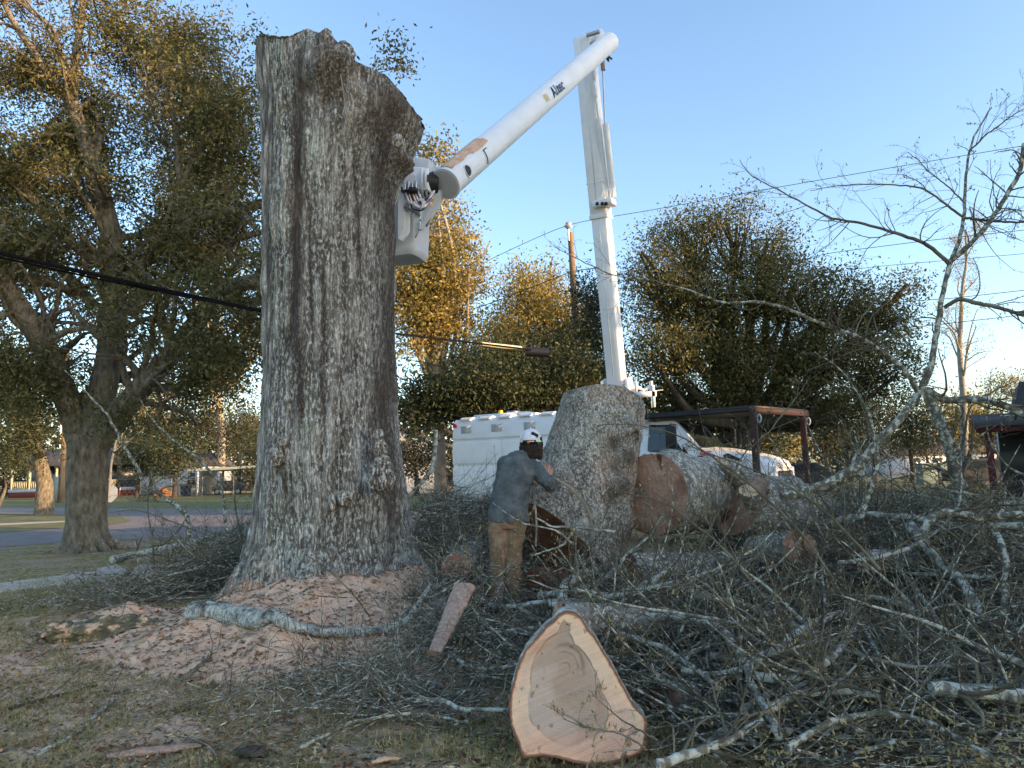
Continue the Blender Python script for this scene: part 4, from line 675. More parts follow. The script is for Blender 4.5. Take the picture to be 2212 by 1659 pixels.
# ================================================================ the pale slab in front
OUT = [(1080, 380), (1135, 398), (1180, 430), (1222, 500), (1260, 555), (1300, 600), (1350, 690), (1420, 800), (1490, 930), (1560, 1060), (1610, 1150), (1650, 1200), (1700, 1245), (1728, 1300), (1712, 1370), (1718, 1440), (1700, 1500), (1640, 1560), (1560, 1585), (1480, 1620), (1380, 1640), (1290, 1650), (1180, 1620), (1080, 1600), (980, 1575), (850, 1562), (720, 1575), (688, 1530), (678, 1470), (645, 1400), (612, 1310), (600, 1200), (605, 1100), (618, 1010), (645, 920), (665, 850), (690, 790), (735, 695), (800, 620), (860, 560), (900, 510), (960, 465), (1000, 410), (1040, 388)]
def slabface():
    pts = np.array([(940+a*.2667, 1217+b_*.2667) for a, b_ in OUT]); n = 360; tt = np.r_[0, np.cumsum(np.linalg.norm(np.diff(np.vstack([pts, pts[:1]]), axis=0), axis=1))]; tt /= tt[-1]; t = np.linspace(0, 1, n, endpoint=False)
    pc = np.vstack([pts, pts[:1]]); rim = np.stack([np.interp(t, tt, pc[:, 0]), np.interp(t, tt, pc[:, 1])], -1); rim += 2.6*(fbm(np.stack([rim[:, 0]*.12, rim[:, 1]*.12, rim[:, 0]*0], -1), 3)[:, None]-.5)
    def wp(p): return np.array([D(a, b_, 4.12+(1650-b_)*.0011) for a, b_ in p])
    Rw = wp(rim); ctr = np.array([1228, 1490.]); ns = 170; ss = np.linspace(0, 1, ns)[:, None, None]; W2 = ctr+(rim-ctr)[None]*ss; W = wp(W2.reshape(-1, 2)).reshape(ns, n, 3)
    s = np.broadcast_to(ss[..., 0], (ns, n)); q = np.stack([W[..., 0]*1., W[..., 2]*1., W[..., 0]*0], -1); nz = fbm(q*7, 4, 3); nf = fbm(q*28, 4, 6); sw = fbm(np.stack([(W[..., 2]-.33*W[..., 0])*75, (W[..., 0]+.33*W[..., 2])*2.5, q[..., 2]], -1), 3, 9)
    c = np.ones(W.shape)*np.array([.66, .49, .36]); c = mixc(c, sst(.42, .62, nz)*.55, (.60, .40, .32)); c = mixc(c, sst(.945, .965, s+.03*(nf-.5)), (.34, .13, .07)); c = mixc(c, sst(.975, .985, s+.02*(nz-.5)), (.12, .07, .045)); c = mixc(c, sst(.84, .92, s)*sst(.95, .9, s)*.6, (.72, .52, .30))
    # heartwood patch: egg-shaped zone
    iu, iv = W2[..., 0], W2[..., 1]; hp_ = np.array([(1040, 470), (1095, 500), (1090, 580), (1130, 660), (1200, 720), (1270, 830), (1310, 920), (1340, 1040), (1400, 1150), (1385, 1290), (1330, 1380), (1200, 1440), (1090, 1475), (960, 1430), (850, 1350), (780, 1270), (762, 1150), (780, 1000), (785, 850), (850, 700), (930, 600), (1000, 560), (1015, 500)], float)
    hc_ = np.array([1060., 1000]); an_ = np.arctan2(hp_[:, 1]-hc_[1], hp_[:, 0]-hc_[0]); rd_ = np.hypot(*(hp_-hc_).T); so_ = np.argsort(an_); zx, zy = (iu-940)/.2667, (iv-1217)/.2667
    rr_ = np.interp(np.arctan2(zy-hc_[1], zx-hc_[0]), an_[so_], rd_[so_], period=2*pi); hr = np.hypot(zx-hc_[0], zy-hc_[1])/rr_+.10*(nz-.5)+.05*(nf-.5)
    c = mixc(c, sst(1.02, .98, hr), (.46, .37, .31)); c = mixc(c, np.exp(-((hr-1)/.022)**2)*.75*sst(.40, .6, nz+.1), (.20, .14, .10)); c = mixc(c, sst(.99, .9, hr)*sst(.52, .62, nz)*.5, (.40, .30, .235))
    top = sst(1480, 1400, iv); c = mixc(c, sst(1.0, .92, hr)*sst(.44, .56, fbm(q*np.array([2.2, 3.2, 1]), 3, 71)+.10*top)*.55, (.33, .24, .17))
    r2 = np.hypot((iu-1215)/.85, (iv-1448)); 
    for rr, sg in ((52, 5), (36, 1.6), (13, 1.4)): c = mixc(c, np.exp(-((r2+34*(fbm(q*3.1, 3, 33)-.5)+7*(nf-.5)-rr)/sg)**2)*sst(1485, 1440, iv)*.7*sst(.35, .55, fbm(q*5, 2, 44)), (.17, .12, .08))
    c = mixc(c, np.exp(-(((iu-1160)+.9*(iv-1400))/16)**2)*np.exp(-((iv-1400)/34)**2)*.7, (.40, .22, .14)); c = mixc(c, np.exp(-((iu-1296)/9)**2)*np.exp(-((iv-1510)/26)**2)*.7, (.30, .20, .14))
    c = mixc(c, sst(1560, 1610, iv)*sst(.97, .9, s)*.6, (.60, .34, .25)); c *= (.88+.24*sw)[..., None]; c *= (.97+.06*(np.sin(s*200+22*nz)))[..., None]; c = mixc(c, sst(.74, .77, nf)*.6, (.14, .09, .06)); c = mixc(c, sst(1520, 1640, iv)*sst(1290, 1380, iu)*sst(.52, .6, nf), (.05, .035, .03))
    c = c*np.array([1.12, 1.05, .95]); W = W.copy(); W[..., 1] += .006*(sw-.5)+.03*(nz-.5)+.012*sst(1.02, .97, hr)*top
    W[..., :] += 0
    o = thing('wood_slab', tuple(D(1240, 1640, 4.15)), 'big pear-shaped pale log section set upright in front of the brush pile', 'log')
    i = np.arange(ns*n).reshape(ns, n); j = np.roll(i, -1, 1)
    part(MB().add(W, np.stack([i[:-1], i[1:], j[1:], j[:-1]], -1).reshape(-1, 4), col=c), 'cut_face', M['slabm'], o, True)
    bk = np.array([.02, .42, -.02]); cw = Rw.mean(0); rows_ = [W[-1]]
    for f in np.linspace(0, 1, 24)[1:]: X_ = W[-1]+bk*f; X_ = X_+(X_-cw-bk*f)*(.03*np.sin(f*3)+.05*(fbm(X_*8, 3)-.5)[:, None]-.12*f*f); rows_.append(X_)
    rows_.append(rows_[-1]*.5+(cw+bk)*.5); rows_.append(rows_[-1]*.02+(cw+bk)*.98)
    Rr = np.array(rows_); k = len(rows_); i = np.arange(k*n).reshape(k, n); j = np.roll(i, -1, 1); part(MB().add(Rr, np.stack([i[:-1], i[1:], j[1:], j[:-1]], -1).reshape(-1, 4)), 'bark', M['bark'], o, True)
M['slabm'] = mat('slab_wood', (0, 0, 0), attr=True, rough=.75, bump=.5, scale=40, bscale=55, stretch=(1, 1, 3), dist=.008)
slabface()
# ================================================================ the worker
def ellip(pts, ab, k=20, right=(1, 0, 0)):   # lofted elliptical tube with closed ends
    P = np.array(pts, float); n = len(P); T = unit(np.gradient(P, axis=0)); rt = np.array(right, float); V = []
    for i in range(n):
        e = unit(rt-T[i]*(rt@T[i])); f = np.cross(T[i], e); a, b_ = ab[i]; t = np.arange(k)*2*pi/k
        V.append(P[i]+np.cos(t)[:, None]*e*a+np.sin(t)[:, None]*f*b_)
    V = np.array(V); i = np.arange(n*k).reshape(n, k); j = np.roll(i, -1, 1); Q = np.stack([i[:-1], j[:-1], j[1:], i[1:]], -1).reshape(-1, 4)
    VV = np.vstack([V.reshape(-1, 3), P[:1], P[-1:]]); t = np.arange(k); t2 = (t+1) % k
    T_ = np.vstack([np.stack([t2, t, t*0+n*k], -1), np.stack([t+(n-1)*k, t2+(n-1)*k, t*0+n*k+1], -1)])
    return VV, Q, T_
def blend(o, vox, it=6, disp=0., tex=.08):
    m = o.modifiers.new('remesh', 'REMESH'); m.mode = 'VOXEL'; m.voxel_size = vox; m.use_smooth_shade = True
    m = o.modifiers.new('smooth', 'SMOOTH'); m.iterations = it; m.factor = .5
    if disp:
        tx = bpy.data.textures.new('folds', 'CLOUDS'); tx.noise_scale = tex; tx.noise_depth = 2; m = o.modifiers.new('folds', 'DISPLACE'); m.texture = tx; m.strength = disp; m.mid_level = .5; m.texture_coords = 'GLOBAL'
    return o
pr = thing('person', tuple(D(1090, 1305, 7.5)), 'worker in white helmet, blue jacket and tan trousers, back turned, leaning on the tilted log', 'person')
hip = D(1098, 1112, 7.5); ch = D(1114, 1035, 7.56); up = D(1119, 1000, 7.62); nk = D(1133, 984, 7.66); hd = D(1147, 958, 7.72)
shR = D(1150, 1008, 7.62); elR = D(1190, 1050, 7.55); wrR = D(1187, 1028, 7.80); haR = D(1186, 1018, 7.86)
shL = D(1088, 1003, 7.66); elL = D(1092, 1040, 7.92); wrL = D(1150, 1040, 7.98)
fL = D(1068, 1312, 7.46); kL = D(1074, 1205, 7.46); hL = D(1078, 1118, 7.5); fR = D(1104, 1318, 7.60); kR = D(1108, 1208, 7.5); hR = D(1117, 1118, 7.52)
# body: one continuous mesh
b = MB()
b.add(*ellip([hip+[0, 0, -.05], hip, ch, up, nk, nk+(hd-nk)*.5], [(.14, .09), (.15, .10), (.15, .10), (.16, .09), (.065, .065), (.055, .06)]))
b.ball(hd+np.array([0, 0, .005]), (.078, .098, .118), nu=24, nv=20); b.ball(hd+np.array([.035, .085, -.055]), (.05, .045, .05)); b.ball(hd+np.array([.05, .108, -.02]), (.014, .022, .02)); b.ball(hd+np.array([.085, .0, -.01]), (.012, .022, .032)); b.ball(hd+np.array([-.082, .0, -.01]), (.012, .022, .032))
for a, e, w_ in ((shR, elR, wrR), (shL, elL, wrL)):
    b.add(*ellip([a, (a+e)/2, e, (e+w_)/2, w_], [(.055, .055), (.048, .048), (.04, .04), (.036, .036), (.027, .024)], right=(0, 0, 1)))
for h_, k_, f_ in ((hL, kL, fL), (hR, kR, fR)): b.add(*ellip([h_, (h_+k_)/2, k_, (k_+f_)/2, f_], [(.085, .085), (.075, .075), (.055, .055), (.055, .055), (.035, .035)]))
def hand(w_, h_, spread, s=1):
    ax = unit(h_-w_); sd = unit(np.cross(ax, np.array([0, 1., .2]))); nn_ = np.cross(sd, ax)
    b.add(*ellip([w_, w_+ax*.03, w_+ax*.06, w_+ax*.088], [(.026, .017), (.036, .017), (.041, .016), (.038, .013)], right=tuple(sd)))
    for i, (o_, l_) in enumerate(((-.030, .066), (-.010, .076), (.011, .071), (.030, .056))):
        p0 = w_+ax*.082+sd*o_; d1 = unit(ax+sd*o_*spread*6); p1 = p0+d1*l_*.45; p2 = p1+unit(d1-nn_*.35*s)*l_*.33; p3 = p2+unit(d1-nn_*.7*s)*l_*.27
        b.add(*ellip([p0-d1*.02, p0, p1, p2, p3], [(.0095, .009), (.0095, .009), (.0088, .0085), (.008, .0075), (.0055, .005)], 10, tuple(sd)))
    p0 = w_+ax*.03-sd*.03; p1 = p0+unit(ax-sd*1.0)*.035; p2 = p1+unit(ax*1.2-sd*.4-nn_*.3*s)*.03; b.add(*ellip([p0+sd*.02, p0, p1, p2], [(.013, .012), (.013, .012), (.011, .010), (.007, .007)], 10, tuple(nn_)))
hand(wrR, wrR+unit(np.array([-.25, .45, .85]))*.1, .9); hand(wrL, wrL+unit(np.array([.7, .5, .3]))*.1, .6)
blend(part(b, 'body', M['skin'], pr, True), .0055, 3)
# jacket
hem = D(1099, 1128, 7.5); b = MB()
b.add(*ellip([hem, D(1099, 1105, 7.5), D(1101, 1080, 7.52), D(1107, 1050, 7.55), D(1113, 1025, 7.58), D(1118, 1003, 7.62), D(1126, 990, 7.65), D(1133, 980, 7.67)],
    [(.215, .155), (.212, .15), (.200, .145), (.196, .145), (.200, .145), (.185, .13), (.12, .095), (.075, .075)], 28))
b.ball(shR+[-.02, 0, .0], (.095, .09, .09)); b.ball(shL+[.02, 0, .0], (.09, .09, .09))
b.add(*ellip([shR+[-.04, 0, .02], shR+[.03, 0, -.03], (shR+elR)/2, elR*.85+shR*.15, elR+[.0, 0, -.01], elR*.7+wrR*.3, elR*.35+wrR*.65, wrR*.85+elR*.15], [(.09, .09), (.092, .09), (.078, .08), (.072, .074), (.068, .068), (.062, .062), (.052, .052), (.046, .046)], 20, (0, 0, 1)))
b.add(*ellip([shL, (shL+elL)/2, elL, (elL+wrL)/2, wrL], [(.09, .085), (.078, .076), (.07, .068), (.058, .056), (.046, .046)], 20, (0, 0, 1)))
jk = blend(part(b, 'jacket', M['denim'], pr, True), .011, 4, .035, .075)
cb = MB().add(*ellip([nk+[-.01, 0, -.025], nk+[-.004, 0, .005], nk+[0, .004, .03]], [(.088, .085), (.08, .078), (.070, .070)], 24)); sub_c = sub(cb, 'collar', M['denim'], jk, True); blend(sub_c, .008, 2)
# trousers
b = MB()
b.add(*ellip([D(1099, 1098, 7.5), D(1099, 1118, 7.5), D(1098, 1140, 7.5)], [(.175, .125), (.188, .14), (.17, .13)], 24))
for h_, k_, f_, s in ((hL, kL, fL, -1), (hR, kR, fR, 1)):
    b.add(*ellip([h_+[0, 0, -.02], h_*.6+k_*.4, k_, k_*.5+f_*.5, f_*.86+k_*.14, f_*.98+k_*.02], [(.105, .12), (.098, .105), (.084, .09), (.080, .088), (.083, .09), (.088, .095)], 24))
blend(part(b, 'trousers', M['pants'], pr, True), .009, 2, .045, .10)
for f_ in (fL, fR):
    b = MB().add(*ellip([f_+[0, 0, .06], f_+[0, 0, .0], f_+[0, .01, -.035]], [(.05, .055), (.052, .06), (.05, .065)], 16)); b.add(*ellip([f_+[0, -.08, -.03], f_+[0, 0, -.022], f_+[0, .09, -.03], f_+[0, .17, -.035]], [(.035, .03), (.05, .04), (.052, .035), (.03, .02)], 16)); blend(part(b, 'boot', M['brown'], pr, True), .007, 2)
# hair: loose dark curls falling to the collar
b = MB(); n = 420; th_ = rng.uniform(pi*.80, pi*2.2, n); p0 = hd+np.stack([np.cos(th_)*.083, np.sin(th_)*.098, rng.uniform(-.03, .02, n)], -1)
P = np.zeros((n, 9, 3)); P[:, 0] = p0; ph = rng.uniform(0, 6.28, n)
for k in range(1, 9):
    out = np.stack([np.cos(th_), np.sin(th_), th_*0], -1)*(.010 if k < 4 else -.002); P[:, k] = P[:, k-1]+out+np.stack([np.sin(ph+k*1.5)*.011, np.cos(ph+k*1.5)*.011, -.019+0*ph], -1)
b.tubes(P, np.tile(np.array([.006, .007, .0075, .008, .008, .007, .006, .005, .003]), (n, 1)), 6); b.ball(hd+[0, -.015, -.03], (.088, .095, .085), nu=20, nv=14); part(b, 'hair', M['hair'], pr, True)
# helmet and ear muffs
hc = hd+np.array([.0, .005, .045]); b = MB(); b.ball(hc, (.118, .142, .118), nu=40, nv=18, z0=-.28)
for s in (0,): b.tubes(np.array([hc+[s*.045, .135*cos(a)*(1-abs(s)*.08), .120*sin(a)*(1-abs(s)*.09)+.003] for a in np.linspace(.15, pi-.15, 20)]), np.full(20, .009), 8)
b.tubes(np.array([hc+[.120*cos(a), .144*sin(a), -.028] for a in np.linspace(0, 2*pi, 40)]), np.full(40, .007), 8); hm = part(b, 'helmet', M['helmet'], pr, True)
def hsub(bb, nm, m): s_ = sub(bb, nm, m, hm, True); return s_
d0 = hc+np.array([.040, -.118, .040]); hsub(MB().obox(d0, (.034, .008, -.018), (.004, .012, .006), (.006, -.006, .016)), 'clip', M['black']); hsub(MB().obox(hc+np.array([.105, -.065, .0]), (.010, .012, 0), (.006, -.006, 0), (0, 0, .02)), 'clip', M['black'])
hsub(MB().obox(hc+np.array([-.02, -.139, -.030]), (.07, 0, 0), (0, .006, 0), (0, 0, .016)), 'headband', M['black']); t = MB(); t.ball(hc+np.array([-.030, -.146, -.034]), (.016, .008, .016)); hsub(t, 'adjuster', M['orange'])
em = MB(); em.ball(hd+np.array([.092, -.030, -.012]), (.040, .050, .055), nu=24, nv=16); eo = part(em, 'ear_muff', M['black'], pr, True)
l_ = MB().obox(hd+np.array([.086, -.083, .010]), (.012, .003, .004), (0, .003, 0), (-.003, 0, .004)).obox(hd+np.array([.078, -.083, .0]), (.003, .002, .002), (0, .003, 0), (-.004, 0, .012)).obox(hd+np.array([.096, -.080, .022]), (.012, .003, .006), (0, .003, 0), (-.001, 0, .003)); lo = sub(l_, 'stripe', M['lime'], eo)
part(MB().ball(hd+np.array([-.088, -.01, -.012]), (.035, .045, .052), nu=20, nv=14), 'ear_muff', M['black'], pr, True)
# rope held at the log
tag(MB().tubes(path(Dp([(1150, 1062, 7.70), (1157, 1100, 7.55), (1159, 1140, 7.5), (1157, 1180, 7.5)]), 30), np.full(30, .012), 10).build('stake', M['twig2'], None, True), 'straight pale stick standing beneath the worker\'s elbow', 'stick')
tag(MB().tubes(path(Dp([(1180, 1026, 7.78), (1200, 1035, 7.62), (1230, 1052, 7.56), (1256, 1078, 7.54), (1272, 1105, 7.54), (1278, 1135, 7.56), (1279, 1180, 7.6), (1284, 1230, 7.4)]), 60), np.full(60, .0155), 12).build('rope', M['rope'], None, True), 'tan rope curving down from the worker\'s hand in front of the tilted log', 'rope')
# ================================================================ the bucket truck
TO = np.array([2.78, 15., 0.]); YAW = radians(32); TA = np.array([cos(YAW), -sin(YAW), 0]); TN = np.array([sin(YAW), cos(YAW), 0])
tr = thing('bucket_truck', tuple(TO), 'white bucket truck with chip box and raised two-part boom parked behind the logs', 'truck', rz=-YAW)
def TL(u, v, n=0.):                    # photo point on a plane parallel to the truck's side -> (s, z)
    d = Fv*FD+Rv*(u-1106)-Uv*(v-829.5); o = np.array([0, 0, CAMH])-TO-TN*n; k = -(o@TN)/(d@TN); p = np.array([0, 0, CAMH])+d*k-TO; return p@TA, p[2]
def tp(mb, name, m, smooth=False, bv=0): 
    o = part(mb, name, m, tr, smooth, world=False); return bevel(o, bv) if bv else o
def xext(poly, x0, x1, mb=None, m=0): return (mb or MB()).prism([(x0, y, z) for y, z in poly], (x1-x0, 0, 0), m)
def yext(poly, y0, y1, mb=None, m=0): return (mb or MB()).prism([(x, y0, z) for x, z in poly], (0, y1-y0, 0), m)
sec = [(0, 1.0), (0, 1.72), (.035, 1.76), (.035, 1.80), (0, 1.84), (0, 2.33), (.035, 2.37), (.035, 2.41), (0, 2.45), (.05, 2.82), (.14, 2.93), (2.26, 2.93), (2.35, 2.82), (2.4, 2.4), (2.4, 1.0)]
box = tp(xext(sec, -5.06, -.95), 'chip_box', M['white'], bv=.012)
for i in range(7): sub(xext([(.03, 2.90), (.2, 2.985), (2.2, 2.985), (2.37, 2.90)], -4.9+i*.58, -4.9+i*.58+.33), 'roof_rib', M['white'], box)
for u in (1006, 1072, 1143):
    s, z = TL(u, 914); b = MB().box(s-.15, s+.15, .012, .045, 2.58, 2.76)
    for k in range(6): b.box(s-.14, s+.14, .0, .03, 2.595+k*.028, 2.603+k*.028)
    vv = sub(b, 'vent', M['grey'], box)
sub(MB().tubes(np.array([[-4.98, .02, 2.78], [-4.98, -.02, 2.78]]), np.array([.05, .05]), 16), 'marker_lamp', M['lamp'], box)
sub(MB().box(-4.75, -3.2, .5, 1.9, 2.985, 3.06), 'roof_hatch', M['white'], box); sub(MB().tubes(np.array([[-4.2, .9, 3.06], [-4.2, .9, 3.17]]), np.array([.07, .055]), 14), 'beacon', M['yellow'], box)
sub(MB().box(-3.95, -3.7, .8, 1.05, 3.06, 3.13), 'beacon', M['steel'], box)
tp(MB().box(-5.0, 2.4, .55, .75, .62, .86).box(-5.0, 2.4, 1.65, 1.85, .62, .86), 'chassis', M['black'])
def wheel(x, y0, y1):
    t = np.linspace(0, 1, 2); w_ = tp(MB().tubes(np.array([[x, y0, .48], [x, y0+.03, .48], [x, y1-.03, .48], [x, y1, .48]]), np.array([.44, .48, .48, .44]), 36), 'wheel', M['tyre'])
    sub(MB().tubes(np.array([[x, y0-.012, .48], [x, y0+.05, .48]]), np.array([.27, .25]), 24), 'rim', M['white'], w_)
for x in (-3.6, 1.75):
    wheel(x, .0, .28); wheel(x, 2.12, 2.4)
tp(MB().box(-2.6, -.9, .03, .5, .62, 1.0), 'toolbox', M['white'], bv=.01)
# cab, from points read on the near side
cab_pts = [TL(1386, 912), TL(1450, 911), TL(1456, 913), TL(1511, 970)]
x0 = cab_pts[0][0]-.28; xr_f = cab_pts[2][0]; xw = cab_pts[3][0]; zr = cab_pts[0][1]; zw = cab_pts[3][1]; zr = max(zr, 2.5)
HW0, HW1 = .06, 2.2
def cabsec(x, z, ins): return [(x, HW0+ins, z), (x, HW1-ins, z)]
b = MB(); ring = [(x0, .95), (x0, 1.75), (x0+.03, zr-.07), (x0+.1, zr), (xr_f-.12, zr+.01), (xr_f, zr-.04), (xw, zw), (xw, 1.3), (xw, .95)]
ins = [0, 0, .13, .20, .20, .14, 0, 0, 0]; V = []; 
for (x, z), i_ in zip(ring, ins): V += cabsec(x, z, i_)
nn_ = len(ring); b.add(V, [(2*i, 2*i+1, (2*i+3) % (2*nn_), (2*i+2) % (2*nn_)) for i in range(nn_)])
for sd in (0, 1):
    idx_ = [2*i+sd for i in range(nn_)]; c0 = len(V); 
    b.add(np.array([V[i] for i in idx_]+[(.8*(x0+xw)/2+.1, HW0 if sd == 0 else HW1, 1.5)]), T=[(i, (i+1) % nn_, nn_) if sd else ((i+1) % nn_, i, nn_) for i in range(nn_)])
cab = tp(b, 'cab', M['white'], bv=.03)
def onside(u, v, off=-.012):           # photo point on the cab side, following its lean
    n = HW0
    for _ in range(6):
        s, z = TL(u, v, n); n = HW0+np.interp(z, [1.75, zr], [0, .19])
    return np.array([s, n+off, z])
def sheetside(pts, name, m, par, off=-.012, th=.03):
    P = [onside(u, v, off) for u, v in pts]; return sub(MB().prism(P, (0, th, 0)), name, m, par)
door = tp(MB().prism([onside(u, v, -.004) for u, v in [(1396, 916), (1447, 914.5), (1482, 945), (1484, 1040), (1392, 1040)]], (0, .03, 0)), 'door', M['white'])
sheetside([(1403, 918), (1449, 917.5), (1476, 944), (1478, 972), (1399, 973.5)], 'window', M['glass'], door, -.012)
sheetside([(1402, 974), (1478, 973), (1478, 974.8), (1402, 975.8)], 'window_trim', M['black'], door, -.02); sheetside([(1390, 981), (1398, 981), (1398, 993), (1390, 993)], 'door_handle', M['black'], door, -.03)
sheetside([(1474, 950), (1477, 944), (1490, 968), (1490, 985), (1476, 978)], 'quarter_panel', M['black'], door, -.02)
# windscreen between the two A-pillars
a0 = np.array([xr_f+.01, HW0+.22, zr-.06]); a1 = np.array([xr_f+.01, HW1-.22, zr-.06]); b0 = np.array([xw-.01, HW0+.13, zw+.03]); b1 = np.array([xw-.01, HW1-.13, zw+.03]); off = np.array([.022, 0, .022])
tp(MB().prism([a0+off, a1+off, b1+off, b0+off], (-.02, 0, -.02)), 'windscreen', M['glass']); tp(MB().tubes(np.array([b0+[.03, .1, .04], b0+[-.1, .7, .17]]), np.array([.012, .008]), 6), 'wiper', M['black'])
# hood with rounded nose, side grille, lamp
xf = TL(1667, 1000)[0]; HN = .30
def hoodsec(x, zt, i_): return [(x, i_+.02, .9), (x, i_, zt-.22), (x, i_+.04, zt-.10), (x, i_+.16, zt-.01), (x, 1.13, zt+.05), (x, 2.26-i_-.16, zt-.01), (x, 2.26-i_-.04, zt-.10), (x, 2.26-i_, zt-.22), (x, 2.26-i_-.02, .9)]
zf = TL(1690, 990, .5)[1]; st = [(xw-.02, zw+.02, .05), (xw+.4, zw-.03, .08), (xw+.9, zw-.13, .11), (xf-.22, zf+.03, .17), (xf-.06, zf-.03, .20), (xf, zf-.14, .25)]
V = np.array([hoodsec(*q) for q in st]); nh, kh = V.shape[:2]; i = np.arange(nh*kh).reshape(nh, kh); Q = np.stack([i[:-1, :-1], i[1:, :-1], i[1:, 1:], i[:-1, 1:]], -1).reshape(-1, 4)
b = MB().add(V, Q); fc = V[-1]; b.add(np.vstack([fc, [fc.mean(0)]]), T=[(k, kh, (k+1) % kh) for k in range(kh)])
hood = tp(b, 'hood', M['white'], True, bv=.02)
def hs(u, v, n=.03, off=-.02): s, z = TL(u, v, n); return np.array([s, n+off, z])
sub(MB().prism([hs(u, v, .09) for u, v in [(1563, 983), (1572, 979), (1601, 992), (1603, 1003), (1590, 1006), (1566, 996)]], (0, .05, 0)), 'side_grille', M['black'], hood)
gr_ = MB().box(xf-.02, xf+.02, .42, 1.84, 1.0, zf-.24)
g = tp(gr_, 'grille', M['black']); bb = MB()
for k in range(16): bb.box(xf+.02, xf+.028, .44+k*.088, .448+k*.088, 1.02, zf-.26)
for k in range(9): bb.box(xf+.021, xf+.029, .44, 1.82, 1.05+k*.065, 1.056+k*.065)
sub(bb, 'grille_mesh', M['cardark'], g)
tp(MB().box(xf-.1, xf+.02, .22, .42, 1.0, zf-.16).box(xf-.1, xf+.02, 1.84, 2.04, 1.0, zf-.16), 'grille_frame', M['white'], bv=.02)
p = hs(1589, 1006, .03); tp(MB().box(p[0]-.09, p[0]+.09, -.0, .2, p[2]-.07, p[2]+.07), 'marker_lamp', M['orange'], bv=.02)
tp(MB().box(xf-.05, xf+.22, .0, 2.26, .5, .78), 'bumper', M['brown'], bv=.02)
tp(MB().box(xw-.2, xf-.4, .0, .35, .8, 1.25), 'fender', M['white'], bv=.05)
# mirrors
def mirror(u0, u1, v0, v1, n, arm):
    s0, z1 = TL(u0, v0, n); s1, z0 = TL(u1, v1, n); o = tp(MB().box(s0, s1, n-.06, n+.06, z0, z1), 'mirror', M['black'], bv=.03)
    sub(MB().tubes(np.array([[(s0+s1)/2, n, z0-.05], [(s0+s1)/2, n, z1+.03], [(s0+s1)/2, n+arm, z1+.03]]), np.full(3, .015), 6), 'mirror_arm', M['black'], o)
mirror(1437, 1462, 920, 969, -.22, .35); mirror(1579, 1591, 926, 961, 2.55, -.35)
def text(s, size, org, ex, ey, m, name, par, bold=0., shear=0.):   # lettering as a thin mesh
    cu = bpy.data.curves.new(name, 'FONT'); cu.body = s; cu.size = size; cu.extrude = .003; cu.offset = bold; cu.shear = shear; cu.align_x = 'CENTER'; cu.align_y = 'CENTER'
    t = bpy.data.objects.new(name, cu); C.objects.link(t); bpy.context.view_layer.update(); me = bpy.data.meshes.new_from_object(t); bpy.data.objects.remove(t)
    me.materials.clear(); me.materials.append(m); me.name = name; o = bpy.data.objects.new(name, me); C.objects.link(o); o.parent = par
    ex = np.array(ex); ey = np.array(ey); ez = np.cross(ex, ey); o['_f'] = 0; del o['_f']
    Mx = Matrix([[ex[i], ey[i], ez[i], org[i]] for i in range(3)]+[[0, 0, 0, 1]]); me.transform(Mx); return o
s, z = TL(1525, 981, .04); pl = tp(MB().box(s-.17, s+.17, .028, .06, z-.13, z-.03), 'badge', M['black']); sub(MB().box(s-.17, s+.17, .029, .06, z-.03, z+.07), 'badge_top', M['letwhite'], pl); 
text('GMC', .105, (s, .02, z+.015), (1, 0, 0), (0, 0, 1), M['letred'], 'lettering', pl, .004); text('7500', .095, (s+.02, .02, z-.075), (1, 0, 0), (0, 0, 1), M['letwhite'], 'lettering', pl, .002, .2)
# guard roof over the cab on brown posts
n0 = -.05; sA, zA = TL(1390, 897, n0); sB, zB = TL(1626, 879, n0); sC, zC = TL(1745, 888, 2.5)
sD = sA-.35; Pr = [(sD, n0, zA-.02), ((sA+sB)/2, n0, (zA+zB)/2+.0), (sB, n0, zB), (sC, 2.5, zC), ((sA+sC)/2, 2.5, (zA+zC)/2), (sD, 2.5, zA)]
gd = tp(MB().prism([np.array(q)+[0, 0, .0] for q in Pr], (0, 0, .03)), 'guard_roof', M['black'])
sub(MB().obox([(sB+sC)/2-.03, 1.22, (zB+zC)/2-.06], [(sC-sB)/2, 1.27, (zC-zB)/2], [.05, 0, 0], [0, 0, .055]), 'beam', M['brown'], gd)
sub(MB().obox([(sD+sB)/2, n0+.02, (zA+zB)/2-.05], [(sB-sD)/2, 0, (zB-zA)/2], [0, .035, 0], [0, 0, .045]), 'beam', M['black'], gd)
for sx_, ny_, zt, zb in ((sB, n0, zB-.06, .75), (sC-.10, 2.42, zC-.06, .55)):
    q = tp(MB().box(sx_-.06, sx_+.06, ny_-.06, ny_+.06, zb, zt), 'post', M['brown'], bv=.008)
    tt = np.linspace(0, 2*pi, 24); sub(MB().tubes(np.array([[sx_+.11+.035*cos(a), ny_-.01, zt-.17+.075*sin(a)] for a in tt]), np.full(24, .018), 8), 'loop', M['signg'], q)
# pedestal and turret
pc = np.array([-.55, 1.25])
tp(MB().tubes(np.array([[pc[0], pc[1], .9], [pc[0], pc[1], 2.75]]), np.array([.34, .30]), 28), 'pedestal', M['boomw'], True)
